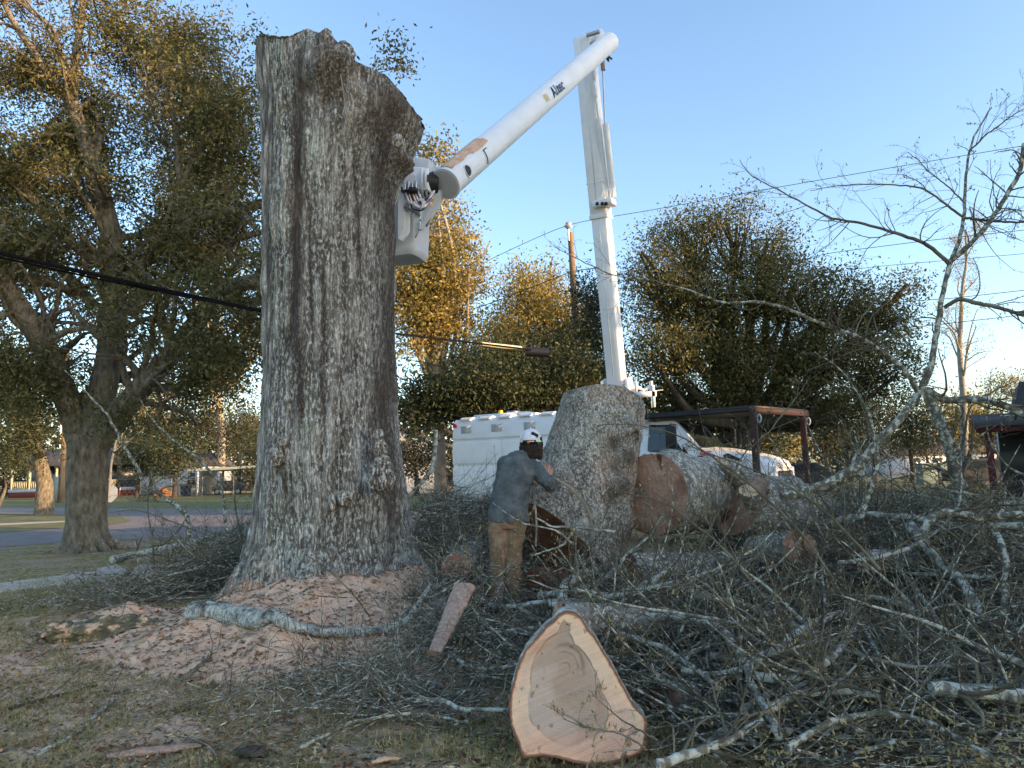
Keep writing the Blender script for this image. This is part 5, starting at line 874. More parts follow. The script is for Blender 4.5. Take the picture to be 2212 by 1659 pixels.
# boom parts are written in world space
SN = unit(np.array([.894, -.447, 0])); Lb = D(1336, 858, 16.3); Lt = D(1262, 84, 15.1); AX = unit(Lt-Lb); FN = np.cross(AX, SN)
if FN[1] > 0: FN = -FN
def bx(p0, p1, ws, wf, name, m=None, par=None, bv=.035, o0=(0, 0, 0)):
    p0 = np.array(p0)+o0; p1 = np.array(p1)+o0; mb = MB().obox((p0+p1)/2, (p1-p0)/2, SN*ws, FN*wf)
    o = sub(mb, name, m or M['boomw'], par) if par else part(mb, name, m or M['boomw'], tr); return bevel(o, bv) if bv else o
LB = lambda t: Lb+(Lt-Lb)*t
lower = bx(LB(.03), LB(.62), .185, .20, 'lower_boom'); bx(LB(.50), LB(1.0), .20, .225, 'boom_sleeve', par=lower, bv=.04); bx(LB(.595), LB(.60), .205, .23, 'collar', par=lower, bv=.005)
bx(LB(.498), LB(.510), .21, .235, 'collar', par=lower, bv=.01); sub(MB().obox(LB(.3)+FN*.203, (LB(.54)-LB(.06))/2, SN*.012, FN*.004), 'weld_seam', M['boomw'], lower)
sub(MB().obox(LB(.76)+FN*.228, (LB(.99)-LB(.53))/2, SN*.012, FN*.004), 'weld_seam', M['boomw'], lower)
# turret cheeks
for sgn in (-1, 1):
    c = [Lb+SN*sgn*.27+AX*.45-FN*.10, Lb+SN*sgn*.27+AX*.40+FN*.22, Lb+SN*sgn*.27-AX*.35+FN*.30, Lb+SN*sgn*.27-AX*1.1+FN*.05, Lb+SN*sgn*.27-AX*1.1-FN*.85, Lb+SN*sgn*.27-AX*.3-FN*.55]
    part(MB().prism(c, SN*.05*sgn), 'turret', M['boomw'], tr)
part(MB().tubes(np.array([Lb-SN*.38+AX*.12, Lb+SN*.38+AX*.12]), np.array([.06, .06]), 16), 'pivot_pin', M['steel'], tr, True)
part(MB().tubes(path([Lb-SN*.30+FN*.25-AX*.12, Lb+FN*.32-AX*.05, Lb+SN*.35+FN*.22+AX*.05, Lb+SN*.42-FN*.3+AX*.0, Lb+SN*.38-FN*.5-AX*.5], 30), np.full(30, .028), 8), 'hose', M['black'], tr, True)
# boom cradle
cr0 = D(1384, 850, 15.6); cu = np.array([1, 0, 0.]); b = MB().obox(cr0+[.10, 0, -.02], [.24, 0, 0], [0, .06, 0], [0, 0, .055]); b.obox(cr0+[.27, 0, -.07], [.035, 0, 0], [0, .06, 0], [0, 0, .24]).obox(cr0+[-.10, 0, .14], [.025, 0, 0], [0, .05, 0], [0, 0, .12])
b.obox(cr0+[.24, 0, .16], [.03, 0, 0], [0, .05, 0], [0, 0, .11]); b.tubes(np.array([cr0+[.07+.17*cos(a), 0, .25+.17*sin(a)] for a in np.linspace(pi*1.08, pi*1.92, 12)]), np.full(12, .025), 8)
b.tubes(np.array([cr0+[.07, 0, .05], cr0+[-.08, 0, .2]]), np.array([.015, .015]), 6).tubes(np.array([cr0+[.07, 0, .05], cr0+[.22, 0, .2]]), np.array([.015, .015]), 6).tubes(np.array([cr0+[.30, 0, .05], cr0+[.50, 0, .07]]), np.array([.012, .01]), 6)
part(b, 'boom_cradle', M['boomw'], tr)
# hydraulic cylinders along the right side of the sleeve
Yc = 15.0; Yb_ = 15.55
def cyl(u0, v0, u1, v1, r, m, name, y0=Yc, y1=Yb_, k=16, par=None):
    P = np.array([D(u0, v0, y0), D(u1, v1, y1)]); mb = MB().tubes(P, np.array([r, r]), k); return sub(mb, name, m, par, True) if par else part(mb, name, m, tr, True)
c1 = cyl(1293, 256, 1311, 428, .068, M['boomw'], 'cylinder'); c2 = cyl(1308, 268, 1325, 426, .072, M['boomw'], 'cylinder', 14.9, 15.45); cyl(1302, 150, 1307, 268, .020, M['steel'], 'rod', 14.85, 14.9, par=c2); cyl(1286, 205, 1293, 256, .022, M['steel'], 'rod', 14.9, 15.0, par=c1)
cyl(1301, 130, 1303, 152, .05, M['orange'] if False else M['bare'], 'clevis', 14.84, 14.86, par=c2)
for u, v in ((1281, 145), (1284, 165), (1285, 185), (1287, 200)): part(MB().obox(D(u, v, 14.92), SN*.02, FN*.045, AX*.11), 'link', M['boomw'], tr)
bk_ = part(MB().obox(D(1306, 440, 15.45), SN*.23, FN*.2, AX*.075), 'bracket', M['boomw'], tr); bevel(bk_, .02)
for du in (1290, 1301, 1309): sub(MB().obox(D(du, 440, 15.2), SN*.035, FN*.012, AX*.035), 'opening', M['black'], bk_)
for k in range(3): part(MB().tubes(path([D(1299+k*9, 425, 15.3), D(1303+k*9, 408, 15.25), D(1309+k*8, 406, 15.25), D(1312+k*6, 425, 15.3)], 14), np.full(14, .014), 6), 'hose', M['boomw'], tr, True)
# elbow
for sgn in (-.5, .8): part(MB().prism([D(1268, 100, 14.9)+SN*sgn*.2, D(1270, 72, 14.9)+SN*sgn*.2, D(1281, 66, 14.9)+SN*sgn*.2, D(1290, 78, 14.9)+SN*sgn*.2, D(1298, 110, 14.9)+SN*sgn*.2, D(1283, 130, 14.9)+SN*sgn*.2], SN*.04), 'elbow_plate', M['boomw'], tr)
for (u, v) in ((1277, 74), (1284, 92), (1300, 118)): part(MB().tubes(np.array([D(u, v, 14.75)-SN*.1, D(u, v, 14.75)+SN*.2]), np.array([.045, .045]), 12), 'pin', M['steel'], tr, True)
U0p = D(1316, 92, 14.75); U1p = D(963, 397, 9.95); UA = unit(U1p-U0p); LU = np.linalg.norm(U1p-U0p)
t = np.linspace(0, 1, 40); Pm = np.array([U0p+(U1p-U0p)*s for s in t]); cap = [U0p-UA*.12*c_ for c_ in (1, .9, .6, .3)]
Pm = np.vstack([cap, Pm]); Rm = np.r_[.03, .10, .17, .205, np.full(40, .215)+np.linspace(0, .008, 40)]
upper = part(MB().tubes(Pm, Rm, 48), 'upper_boom', M['boomw'], tr, True)
ud = unit(np.array([0, 0, CAMH])-U1p)
part(MB().tubes(np.array([U1p-UA*.03, U1p+UA*.015]), np.array([.236, .236]), 48), 'end_ring', M['boomw'], tr, True); part(MB().tubes(np.array([U1p+UA*.016, U1p+UA*.022]), np.array([.205, .205]), 40), 'end_cap', M['grey'], tr, True)
def onboom(along, ang, lift=.002):     # surface point of the upper boom: metres from its lower end, angle from the camera-facing line
    c_ = U1p-UA*along; v_ = np.array([0, 0, CAMH])-c_; v_ = unit(v_-UA*(v_@UA)); w_ = np.cross(UA, v_); w_ = w_ if w_[2] > 0 else -w_
    return c_+(v_*cos(ang)+w_*sin(ang))*(.224+lift)
def patchb(a0, a1, g0, g1, na, ng, shape=None, lift=.004):
    V = []; 
    for i in range(na):
        for j in range(ng): V.append(onboom(*(shape(i/(na-1), j/(ng-1)) if shape else (a0+(a1-a0)*i/(na-1), g0+(g1-g0)*j/(ng-1))), lift))
    ix = np.arange(na*ng).reshape(na, ng); return MB().add(V, np.stack([ix[:-1, :-1], ix[:-1, 1:], ix[1:, 1:], ix[1:, :-1]], -1).reshape(-1, 4))
hole = MB().add([onboom(.34+.075*cos(a), -.30+.38*sin(a), .003) for a in np.linspace(0, 2*pi, 28)]+[onboom(.34, -.30, .003)], T=[(i, i+1, 28) for i in range(27)]); sub(hole, 'hole', M['black'], upper)
hr_ = np.array([onboom(.34+.08*cos(a), -.30+.41*sin(a), .004) for a in np.linspace(0, 2*pi, 28)]); sub(MB().tubes(hr_, np.full(28, .010), 6), 'hole_rim', M['boomw'], upper)
sub(MB().tubes(np.array([onboom(.95+.0*i, -.9+i*.12, .012) for i in range(9)]+[onboom(1.05, .05, .012)]), np.full(10, .008), 6), 'strap', M['rubber'], upper)
rng2 = np.random.default_rng(3)
def sshape(i, j): e = .16*fbm(np.array([i*7, j*0+2., 0]), 3); a = .05+1.15*i; lo = (.55 if i < .55 else .40)+.9*(i-.55)*(i > .85)*0-.0; return a+.05*fbm(np.array([j*9, i*9, 1.]), 2), (lo-e*1.2)+(1.55-(lo-e*1.2))*j
sd_ = patchb(0, 0, 0, 0, 90, 24, sshape, .010); sd_.V[0] = sd_.V[0]+rng2.normal(size=sd_.V[0].shape)*.003
tag(sd_.build('sawdust_patch', M['saw'], None, True), 'tan sawdust caked on top of the lower end of the upper boom', 'sawdust')
# lettering on the boom
def boomtext(s, size, along, ang, m, name, bold, shear=0.):
    o = text(s, size, (0, 0, 0), (1, 0, 0), (0, 1, 0), m, name, upper, bold, shear); me = o.data
    for vt in me.vertices:
        x, y, z = vt.co; vt.co = onboom(along+x, ang+y/.224, .014+max(z, 0)*.5)
    return o
al = np.linalg.norm(U1p-U0p)*.0
def along_at(u, v):                    # distance from the lower end where the boom axis passes photo column u
    best = min(np.linspace(0, LU, 300), key=lambda a: abs(((lambda q: 1106+FD*(q@Rv)/(q@Fv))(U1p-UA*a-np.array([0, 0, CAMH])))-u)); return best
boomtext('Altec', .26, along_at(1184, 212), -.10, M['letblue'], 'lettering', .005, .15); 
lg = patchb(along_at(1162, 230)-.07, along_at(1162, 230)+.07, -.35, .25, 5, 6, None, .003); sub(lg, 'emblem', M['letgold'], upper)
# jib tip: bucket, joint, hoses
K = D(895, 470, 10.2); bx_ = unit(np.array([.95, -.30, 0])); by_ = np.array([.30, .95, 0]); bz_ = np.array([0, 0, 1.])
bc = D(872, 553, 10.1)+np.array([-.02, .2, 0])
def bucketmesh():
    b = MB(); V = []
    for z, h_ in ((0, .255), (.05, .29), (.10, .30), (.95, .33), (.98, .35), (1.02, .35), (1.02, .32), (.6, .31)):
        for a in range(32):
            th_ = a*2*pi/32; cx_ = np.sign(cos(th_))*abs(cos(th_))**.35; sy_ = np.sign(sin(th_))*abs(sin(th_))**.35; V.append(bc+bx_*cx_*h_+by_*sy_*h_+bz_*z)
    i = np.arange(8*32).reshape(8, 32); j = np.roll(i, -1, 1); b.add(V, np.stack([i[:-1], j[:-1], j[1:], i[1:]], -1).reshape(-1, 4)); v0 = np.array(V[:32]); b.add(np.vstack([v0, [v0.mean(0)]]), T=[((k+1) % 32, k, 32) for k in range(32)]); return b
for x_ in (-1.4, -2.5, -3.6): sub(MB().box(x_-.008, x_+.008, -.004, .0, 1.02, 2.44), 'panel_seam', M['grey'], box)
sub(MB().box(-5.06, -.95, -.02, .0, 1.0, 1.05), 'rub_rail', M['grey'], box)
bucket = part(bucketmesh(), 'bucket', M['grey'], tr, True)
for u_ in (868, 903):
    q = D(u_, 470, 9.82); sub(MB().prism([q+bx_*-.04+bz_*.34, q+bx_*.05+bz_*.34, q+bx_*.05-bz_*.18, q-bx_*.04-bz_*.30], -by_*.03), 'side_plate', M['boomw'], bucket)
part(MB().tubes(np.array([D(873, 446, 9.75), D(908, 466, 9.75)]), np.array([.018, .018]), 10), 'step_tube', M['steel'], tr, True)
tt = np.linspace(0, 2*pi, 18); part(MB().tubes(np.array([D(908, 486, 9.72)+[.03*cos(a), 0, .075*sin(a)] for a in tt]), np.full(18, .012), 8), 'hook', M['steel'], tr, True)
cv = part(MB().obox(D(908, 365, 10.1), bx_*.24+bz_*-.08, by_*.20, bz_*.12), 'joint_cover', M['grey'], tr); bevel(cv, .04)
bevel(part(MB().obox(D(912, 392, 10.0), bx_*.16-bz_*.04, by_*.14, bz_*.17), 'joint_housing', M['boomw'], tr), .02)
bevel(part(MB().prism([D(u, v, 9.78) for u, v in [(872, 382), (884, 376), (897, 378), (899, 412), (884, 424), (868, 412)]], by_*.03), 'control_plate', M['grey'], tr), .005)
bevel(part(MB().prism([D(u, v, 9.8) for u, v in [(866, 395), (876, 400), (876, 436), (884, 440), (882, 500), (868, 520), (860, 515), (860, 430)]], by_*.05), 'bucket_bracket', M['boomw'], tr), .008)
part(MB().prism([D(u, v, 10.0) for u, v in [(938, 415), (952, 410), (951, 438), (930, 470), (918, 488), (915, 470), (935, 440)]], by_*.06), 'lever_arm', M['grey'], tr)
part(MB().tubes(np.array([D(915, 396, 10.), D(944, 398, 10.05)]), np.array([.205, .165]), 32), 'rotary_joint', M['black'], tr, True)
for q_ in (912, 920): part(MB().tubes(np.array([D(q_, 396, 10.)+[.01, 0, 0], D(q_+3, 396, 10.)+[.015, 0, 0]]), np.array([.222, .222]), 32), 'joint_ring', M['boomw'], tr, True)
part(MB().obox(D(884, 411, 9.68), bx_*.12-bz_*.02, by_*.04, bz_*.035), 'valve_block', M['black'], tr)
for k in range(4): part(MB().tubes(np.array([D(874+k*8, 410, 9.66), D(874+k*8, 400-(k % 2)*5, 9.66), D(874+k*8, 396-(k % 2)*5, 9.66)]), np.array([.022, .028, .018]), 12), 'valve_handle', M['steel'], tr, True)
for k in range(13):
    a0_ = D(876+k*2.2, 415+rng.uniform(-3, 4), 9.72+.02*(k % 3)); a1_ = D(884+k*3, 440+rng.uniform(-2, 14), 9.66); a2_ = D(915+rng.uniform(-8, 6), 448+rng.uniform(-10, 8), 9.68); a3_ = D(937+rng.uniform(-4, 3), 415+rng.uniform(-4, 8), 9.85)
    part(MB().tubes(path([a0_, a1_, a2_, a3_], 22), np.full(22, .010+.004*(k % 3 == 0)), 7), 'hose', M[('letwhite', 'hose_red' if False else 'red', 'black')[k % 3]], tr, True)
for k in range(3): part(MB().tubes(path([D(905+k*4, 430, 9.64), D(913+k*3, 436, 9.62), D(912, 450, 9.62), D(897+k*3, 446, 9.64), D(893, 436, 9.66)], 20), np.full(20, .013), 7), 'hose', M['letwhite'], tr, True)
part(MB().tubes(path([D(1300, 118, 14.5), D(1310, 124, 14.5), D(1316, 135, 14.5), D(1312, 120, 14.5), D(1322, 128, 14.5)], 16), np.full(16, .02), 6), 'cable_tie', M['black'], tr, True)
# ================================================================ trees
def clusters(cs, n, rad, L, W, mb=None, drop=.1, m=0):
    cs = np.asarray(cs); mb = mb or MB(); P = np.repeat(cs, n, 0); P = P+rng.normal(size=P.shape)*np.array(rad)*.6; return mb.leaves(P, L, W, m=m, drop=drop)
def lobe(u, v, ru, rv, Yd, n, dy=None, shell=.45):
    c = D(u, v, Yd); sx_ = ru/FD*Yd; sz = rv/FD*Yd; sy_ = dy or (sx_+sz)/2
    d = unit(rng.normal(size=(n, 3))); r = (shell+(1-shell)*rng.random((n, 1)))*(1+.55*(fbm(d*3.2+u, 3)[:, None]-.5)*2)
    return c+d*r*np.array([sx_, sy_, sz])
def tree(name, label, base, tr_, lobes, lm, L, W, per, rad, bm='bark_oak', limbs=None, group=None, cat='tree', drop=.1, twn=260, tops=6):
    base = np.array(base, float); o = thing(name, tuple(base), label, cat, group)
    cs = np.concatenate([lobe(*l) for l in lobes]); fq = 22/np.mean([l[4] for l in lobes]); cs = cs[fbm(cs*fq*np.array([1, 1, 1.7]), 3, 9) > .42]; part(clusters(cs, per, rad, L, W, drop=drop), 'crown', M[lm], o)
    b = MB(); mid = np.array([D(l[0], l[1], l[4]) for l in lobes]); top = mid.mean(0); hgt = top[2]-base[2]
    fk = base+np.array([(top[0]-base[0])*.25, 0, hgt*.45]); b.tubes(path([base-[0, 0, .2], base+[0, 0, .3], base*.5+fk*.5+rng.normal(size=3)*.05*hgt*.3, fk], 24), np.r_[tr_*1.5, tr_*1.15, np.linspace(tr_*1.05, tr_*.75, 22)], 14)
    ends = cs[rng.permutation(len(cs))[:twn]]
    big = mid
    for q in big:
        for _ in range(2):
            e = q+rng.normal(size=3)*.12*hgt*.4; mm = fk*.45+e*.55+np.array([0, 0, -.08*hgt])+rng.normal(size=3)*.05*hgt; P = path([fk, mm, e], 12); b.tubes(P, np.linspace(tr_*.5, tr_*.10, 12), 8)
    d = ((ends[:, None]-big[None])**2).sum(-1).argmin(1); S0 = big[d]*.75+fk*.25*1.; P = np.stack([S0, S0*.5+ends*.5+rng.normal(size=S0.shape)*.05*hgt*.5, ends], 1)
    b.tubes(P, np.tile([tr_*.11, tr_*.06, tr_*.015], (len(P), 1)), 5, caps=False); part(b, 'trunk', M[bm], o, True); return o
# the oak on the left, its limbs traced
ok = thing('oak_tree', (-10.1, 17.0, 0), 'broad evergreen oak with spreading limbs at the left beside the road', 'tree')
LB_ = [
 ([(183, 1200, 17.), (186, 1160, 17.), (188, 1080, 17.), (190, 1000, 17.), (192, 940, 17.)], .56, .50),
 ([(180, 975, 17.), (160, 900, 17.), (130, 820, 16.8), (100, 750, 16.5), (55, 680, 16.), (0, 600, 15.5), (-60, 540, 15.)], .36, .17),
 ([(200, 970, 17.), (215, 880, 17.), (236, 780, 17.1), (248, 690, 17.2), (250, 620, 17.2), (245, 540, 17.3), (232, 470, 17.3), (205, 360, 17.4), (180, 290, 17.4), (158, 230, 17.4), (150, 210, 17.4)], .40, .15),
 ([(205, 970, 17.), (260, 890, 16.8), (320, 820, 16.5), (375, 760, 16.2), (430, 690, 16.), (475, 630, 15.8), (520, 610, 15.6), (600, 604, 15.4), (680, 590, 15.2)], .34, .12),
 ([(158, 230, 17.4), (160, 150, 17.4), (170, 90, 17.5), (180, 0, 17.5), (188, -80, 17.5)], .13, .06),
 ([(152, 220, 17.4), (120, 185, 17.2), (85, 130, 17.), (50, 80, 16.8), (20, 30, 16.6), (-10, -40, 16.5)], .12, .05),
 ([(150, 215, 17.3), (120, 60, 17.), (75, 30, 16.8), (40, 0, 16.6)], .06, .04),
 ([(245, 640, 17.2), (290, 590, 17.), (330, 545, 16.8), (385, 500, 16.6), (430, 470, 16.4), (500, 452, 16.2), (580, 440, 16.)], .20, .08),
 ([(388, 498, 16.6), (396, 430, 16.6), (385, 330, 16.7), (378, 260, 16.8), (350, 150, 16.9), (340, 60, 17.)], .13, .04),
 ([(395, 400, 16.6), (420, 330, 16.6), (450, 290, 16.5), (470, 260, 16.5)], .07, .03),
 ([(240, 585, 17.2), (200, 560, 17.), (150, 520, 16.8), (100, 470, 16.6), (50, 400, 16.4), (-10, 350, 16.2)], .16, .08),
 ([(205, 660, 17.1), (150, 600, 17.3), (90, 540, 17.5), (30, 490, 17.7), (-20, 440, 18.)], .15, .09),
 ([(170, 640, 17.1), (120, 612, 16.6), (60, 603, 16.2), (-20, 588, 16.)], .12, .08),
 ([(285, 680, 17.), (330, 620, 17.3), (380, 590, 17.5), (440, 570, 17.7), (490, 520, 17.8), (575, 500, 18.)], .16, .07),
 ([(345, 800, 16.4), (300, 850, 15.6), (350, 790, 15.4), (430, 760, 15.3), (500, 775, 15.2), (540, 790, 15.2)], .10, .03),
 ([(60, 900, 15.8), (30, 930, 15.4), (-20, 970, 15.)], .14, .10), ([(90, 760, 16.5), (75, 830, 16.), (60, 900, 15.8)], .10, .12),
 ([(440, 680, 16.), (470, 655, 16.2), (520, 648, 16.4), (590, 655, 16.6)], .11, .06)]
LB_ = [q for q in LB_ if q[0][0] != (60, 900, 15.8) and q[0][0] != (90, 760, 16.5)]
b = MB(); allP = []
for k, (pts, a, c_) in enumerate(LB_):
    P = path(Dp(pts), max(16, len(pts)*4)); R = np.linspace(a*.85, c_*1.1, len(P))*(1+.18*(fbm(P*1.5, 2)-.5))
    if k == 0: R = np.interp(np.linspace(0, 1, len(P)), [0, .1, .3, 1], [.70, .50, .43, .44])
    b.tubes(P, R, 40 if k == 0 else 22); allP.append((P, R))
for a in range(7):
    an = a*.9+.3; p = np.array([-10.0, 17.0, .25]); e = p+np.array([cos(an)*1.0, sin(an)*.9, -.3]); b.tubes(path([p+[0, 0, .4], p+(e-p)*.45, e], 10), np.linspace(.20, .05, 10), 10)
for i_ in range(len(b.V)): b.V[i_] = b.V[i_]+(.055*(np.abs(fbm(b.V[i_]*np.array([7, 7, 3]), 3, 9)-.5)*2-.3))[:, None]*.8
twP = []; ends = []; tb = MB()
for P, R in allP[1:]:
    n_ = max(7, int(len(P)*.75)); P1, R1 = kids(P[None], R[None], n_, 0, 1.1, .42, 9, .30, .15, (0, 0, .05), 2.3, .02); tb.tubes(P1, R1, 7, caps=False)
    P2, R2 = kids(P1, R1, 5, .5, .9, .5, 6, .3, .15, (0, 0, .0), None, .010); tb.tubes(P2, R2, 5, caps=False); P3, R3 = kids(P2, R2, 3, .5, .9, .6, 4, .3, .3, (0, 0, -.05), None, .006); tb.tubes(P3, R3, 3, caps=False)
    ends += [P3[:, -1], P3[:, 2], P2[:, -1], P1[:, -1]]
part(b, 'trunk', M['bark_oak'], ok, True); part(tb, 'branch', M['bark_oak'], ok, True)
ends = np.concatenate(ends); ends = ends[rng.random(len(ends)) < np.where(ends[:, 1] > 17.2, 1, .50)]; d_ = ends-np.array([0, 0, CAMH]); uu = 1106+FD*(d_@Rv)/(d_@Fv); vv_ = 829.5-FD*(d_@Uv)/(d_@Fv)
extra = np.concatenate([lobe(120, 420, 260, 420, 20.5, 620, 2.4, .1), lobe(420, 330, 200, 330, 20.5, 680, 2.4, .1), lobe(60, 150, 120, 160, 18., 120, 2., .1), lobe(330, 120, 150, 140, 18.5, 170, 2., .1), lobe(470, 150, 110, 140, 18.5, 120, 2., .1), lobe(450, 780, 120, 90, 15.8, 150, 2., .1), lobe(70, 800, 130, 130, 16.2, 320, 2., .1), lobe(250, 900, 90, 60, 15.6, 50, 1., .1), lobe(850, 110, 40, 30, 14.5, 9, .4, .1), lobe(560, 170, 40, 110, 16.5, 30, 1., .1)])
keep = ~((uu > 100) & (uu < 320) & (vv_ > 860)) & (vv_ < 905); ends = ends[keep]
cl = np.concatenate([ends, extra]); cl = cl[fbm(cl*.75, 3, 5) > .455]
part(clusters(cl, 32, .40, .118, .046, drop=.25), 'crown', M['leaf'], ok)
# twig sprays of that tree showing past the trunk top
sp = MB(); S_ = np.array([D(780, 150, 15.5)]*4+[D(880, 330, 15.5)]*3+[D(530, 170, 16)]*4); dd = rng.normal(size=(11, 3)); dd[:, 0] = np.abs(dd[:, 0]); P1 = grow(S_-[.3, 0, .2], dd, np.full(11, 1.6), 8, .25, (.05, 0, .04)); sp.tubes(P1, np.tile(np.linspace(.012, .004, 8), (11, 1)), 4, caps=False)
P2, R2 = kids(P1, np.tile(np.linspace(.012, .004, 8), (11, 1)), 11, .35, .8, .6, 5); sp.tubes(P2, R2, 3, caps=False); part(sp, 'branch', M['bark_oak'], ok)
part(clusters(np.concatenate([P2[:, -1], P2[:, 2]]), 5, .09, .10, .04), 'leaves', M['leaf_g'], ok)
# trees behind, from photo positions
tree('broadleaf_tree', 'golden sunlit broadleaf tree behind the tall trunk and bucket', (-3.4, 33, 0), .30, [(930, 500, 85, 95, 33, 150), (900, 620, 110, 80, 32, 200), (985, 590, 70, 80, 32, 90), (880, 390, 50, 70, 34, 60), (940, 330, 30, 40, 31, 18), (950, 700, 80, 60, 32, 130), (890, 720, 80, 60, 31, 90)], 'leaf_g', .20, .085, 44, .75, 'bark_pale')
tree('broadleaf_tree', 'tall sparse sunlit tree behind the left oak', (-33, 80, 0), .5, [(430, 250, 80, 130, 80, 110), (470, 380, 70, 110, 80, 90), (400, 470, 60, 80, 80, 60), (500, 560, 70, 80, 80, 60), (340, 860, 60, 60, 80, 120), (470, 820, 60, 80, 80, 90), (540, 700, 50, 90, 80, 60)], 'leaf_g', .40, .17, 34, 1.7, 'bark_pale')
tree('evergreen_tree', 'tall brownish-gold evergreen behind the leaning utility pole', (2.2, 40, 0), .35, [(1130, 640, 55, 80, 40, 110), (1085, 720, 60, 60, 40, 100), (1175, 640, 60, 60, 41, 80), (1200, 740, 80, 60, 39, 150), (1120, 760, 110, 70, 38, 230), (1180, 590, 40, 30, 42, 18), (1130, 590, 22, 30, 42, 12), (1060, 800, 90, 60, 38, 150), (1230, 700, 60, 60, 39, 110)], 'leaf_g', .22, .085, 42, .9)
tree('evergreen_tree', 'dark low evergreen behind the chip box of the truck', (-1.2, 27, 0), .35, [(900, 880, 60, 50, 27, 90), (970, 850, 90, 55, 27, 190), (1060, 850, 110, 60, 27, 240), (1150, 830, 110, 65, 28, 240), (1240, 830, 80, 80, 28, 180), (1180, 760, 90, 50, 30, 150), (1040, 790, 90, 45, 29, 130)], 'leaf_d', .17, .07, 44, .7)
tree('evergreen_tree', 'narrow evergreen rising just left of the lower boom', (4.3, 32, 0), .25, [(1280, 700, 40, 100, 32, 110), (1270, 620, 28, 50, 32, 35), (1290, 800, 60, 60, 32, 90)], 'leaf_d', .17, .07, 40, .7)
tree('live_oak_tree', 'big dark live oak behind the truck hood and guard roof', (9.8, 30, 0), .6, [(1560, 700, 240, 130, 31, 330), (1800, 760, 200, 110, 31, 260), (1480, 520, 90, 75, 30, 130), (1580, 500, 90, 80, 30, 170), (1660, 530, 70, 70, 30, 110), (1420, 620, 80, 90, 29, 170), (1540, 640, 130, 90, 29, 300), (1700, 620, 120, 80, 29, 240), (1820, 660, 110, 70, 29, 200), (1900, 700, 70, 60, 29, 80), (1440, 760, 100, 80, 28, 190), (1600, 770, 140, 70, 29, 230), (1780, 770, 130, 70, 29, 230), (1920, 800, 80, 60, 29, 90), (1500, 850, 120, 40, 29, 90), (1740, 850, 140, 45, 29, 140), (1370, 560, 30, 60, 29, 26), (1960, 620, 40, 40, 29, 26), (1440, 880, 110, 50, 31, 110), (1600, 880, 120, 50, 31, 130), (1800, 890, 120, 45, 31, 130)], 'leaf', .150, .060, 46, .60, 'bark_dark', twn=700)
tree('evergreen_tree', 'dark evergreen at the left edge behind the oak', (D(98, 1060, 36)[0], 36, 0), .42, [(20, 850, 90, 90, 36, 230), (60, 940, 60, 70, 34, 120), (-40, 760, 90, 90, 36, 120), (110, 790, 60, 60, 38, 70)], 'leaf_d', .2, .08, 40, .9)
tree('shrub', 'leafy shrub at the left edge on the far verge', (-29.5, 41, 0), .10, [(35, 985, 35, 45, 40, 90)], 'leaf_d', .12, .06, 44, .5, cat='shrub')
for i, (u, v, ru, rv, Yd, n_, lm, lab) in enumerate([(300, 985, 60, 45, 66, 90, 'leaf_d', 'dark bushy tree behind the chain link fence, leftmost'), (380, 975, 50, 55, 64, 90, 'leaf_d', 'dark bushy tree in front of the white house'), (330, 920, 60, 40, 80, 90, 'leaf_far', 'brown winter tree above the white house, left one'), (430, 900, 70, 55, 84, 110, 'leaf_far', 'brown winter tree above the white house, right one'), (520, 930, 60, 70, 76, 120, 'leaf_far', 'brownish tree behind the carport'), (560, 980, 40, 50, 66, 70, 'leaf_d', 'dark tree at the right end of the carport'), (900, 985, 60, 40, 55, 80, 'leaf_far', 'olive shrub mass between trunk and truck'), (260, 880, 60, 60, 70, 60, 'leaf_far', 'hazy brown tree seen through the oak fork'), (1450, 940, 90, 60, 48, 170, 'leaf_d', 'dark dense tree low behind the guard roof'), (1620, 930, 100, 60, 50, 190, 'leaf_d', 'dark dense tree low behind the truck hood'), (1830, 955, 90, 45, 66, 150, 'leaf_d', 'dark dense tree beyond the lawn left of the far houses'), (2000, 950, 90, 40, 70, 150, 'leaf_far', 'brownish dense tree above the far houses'), (2130, 935, 70, 50, 60, 130, 'leaf_d', 'dark dense tree behind the red porch'), (1330, 900, 60, 60, 44, 110, 'leaf_d', 'dark dense tree behind the boom turret'), (480, 930, 110, 60, 88, 220, 'leaf_d', 'broad dark tree behind the carport and white house'), (320, 940, 90, 50, 88, 160, 'leaf_d', 'broad dark tree behind the stop sign'),
    (1880, 900, 60, 50, 60, 80, 'leaf_far', 'olive tree beyond the lawn, left of the upright limb'), (1960, 905, 60, 60, 62, 90, 'leaf_d', 'dark tree beyond the lawn behind the upright limb'), (2080, 900, 60, 60, 58, 100, 'leaf_g', 'golden-lit tree beyond the lawn beside the red porch'), (1780, 930, 60, 40, 58, 80, 'leaf_far', 'olive tree behind the guard roof posts'), (2180, 830, 60, 25, 80, 50, 'leaf_g', 'distant sunlit tree above the red porch roof'), (1690, 940, 50, 40, 55, 60, 'leaf_g', 'gold-flecked tree just past the truck hood')]):
    bs = D(u, v, Yd); tree('background_tree', lab, (bs[0], Yd, 0), .22, [(u, v, ru, rv, Yd, n_)], lm, .30, .12, 34, 1.1, 'bark_dark', group='trees beyond the lawns', twn=60)
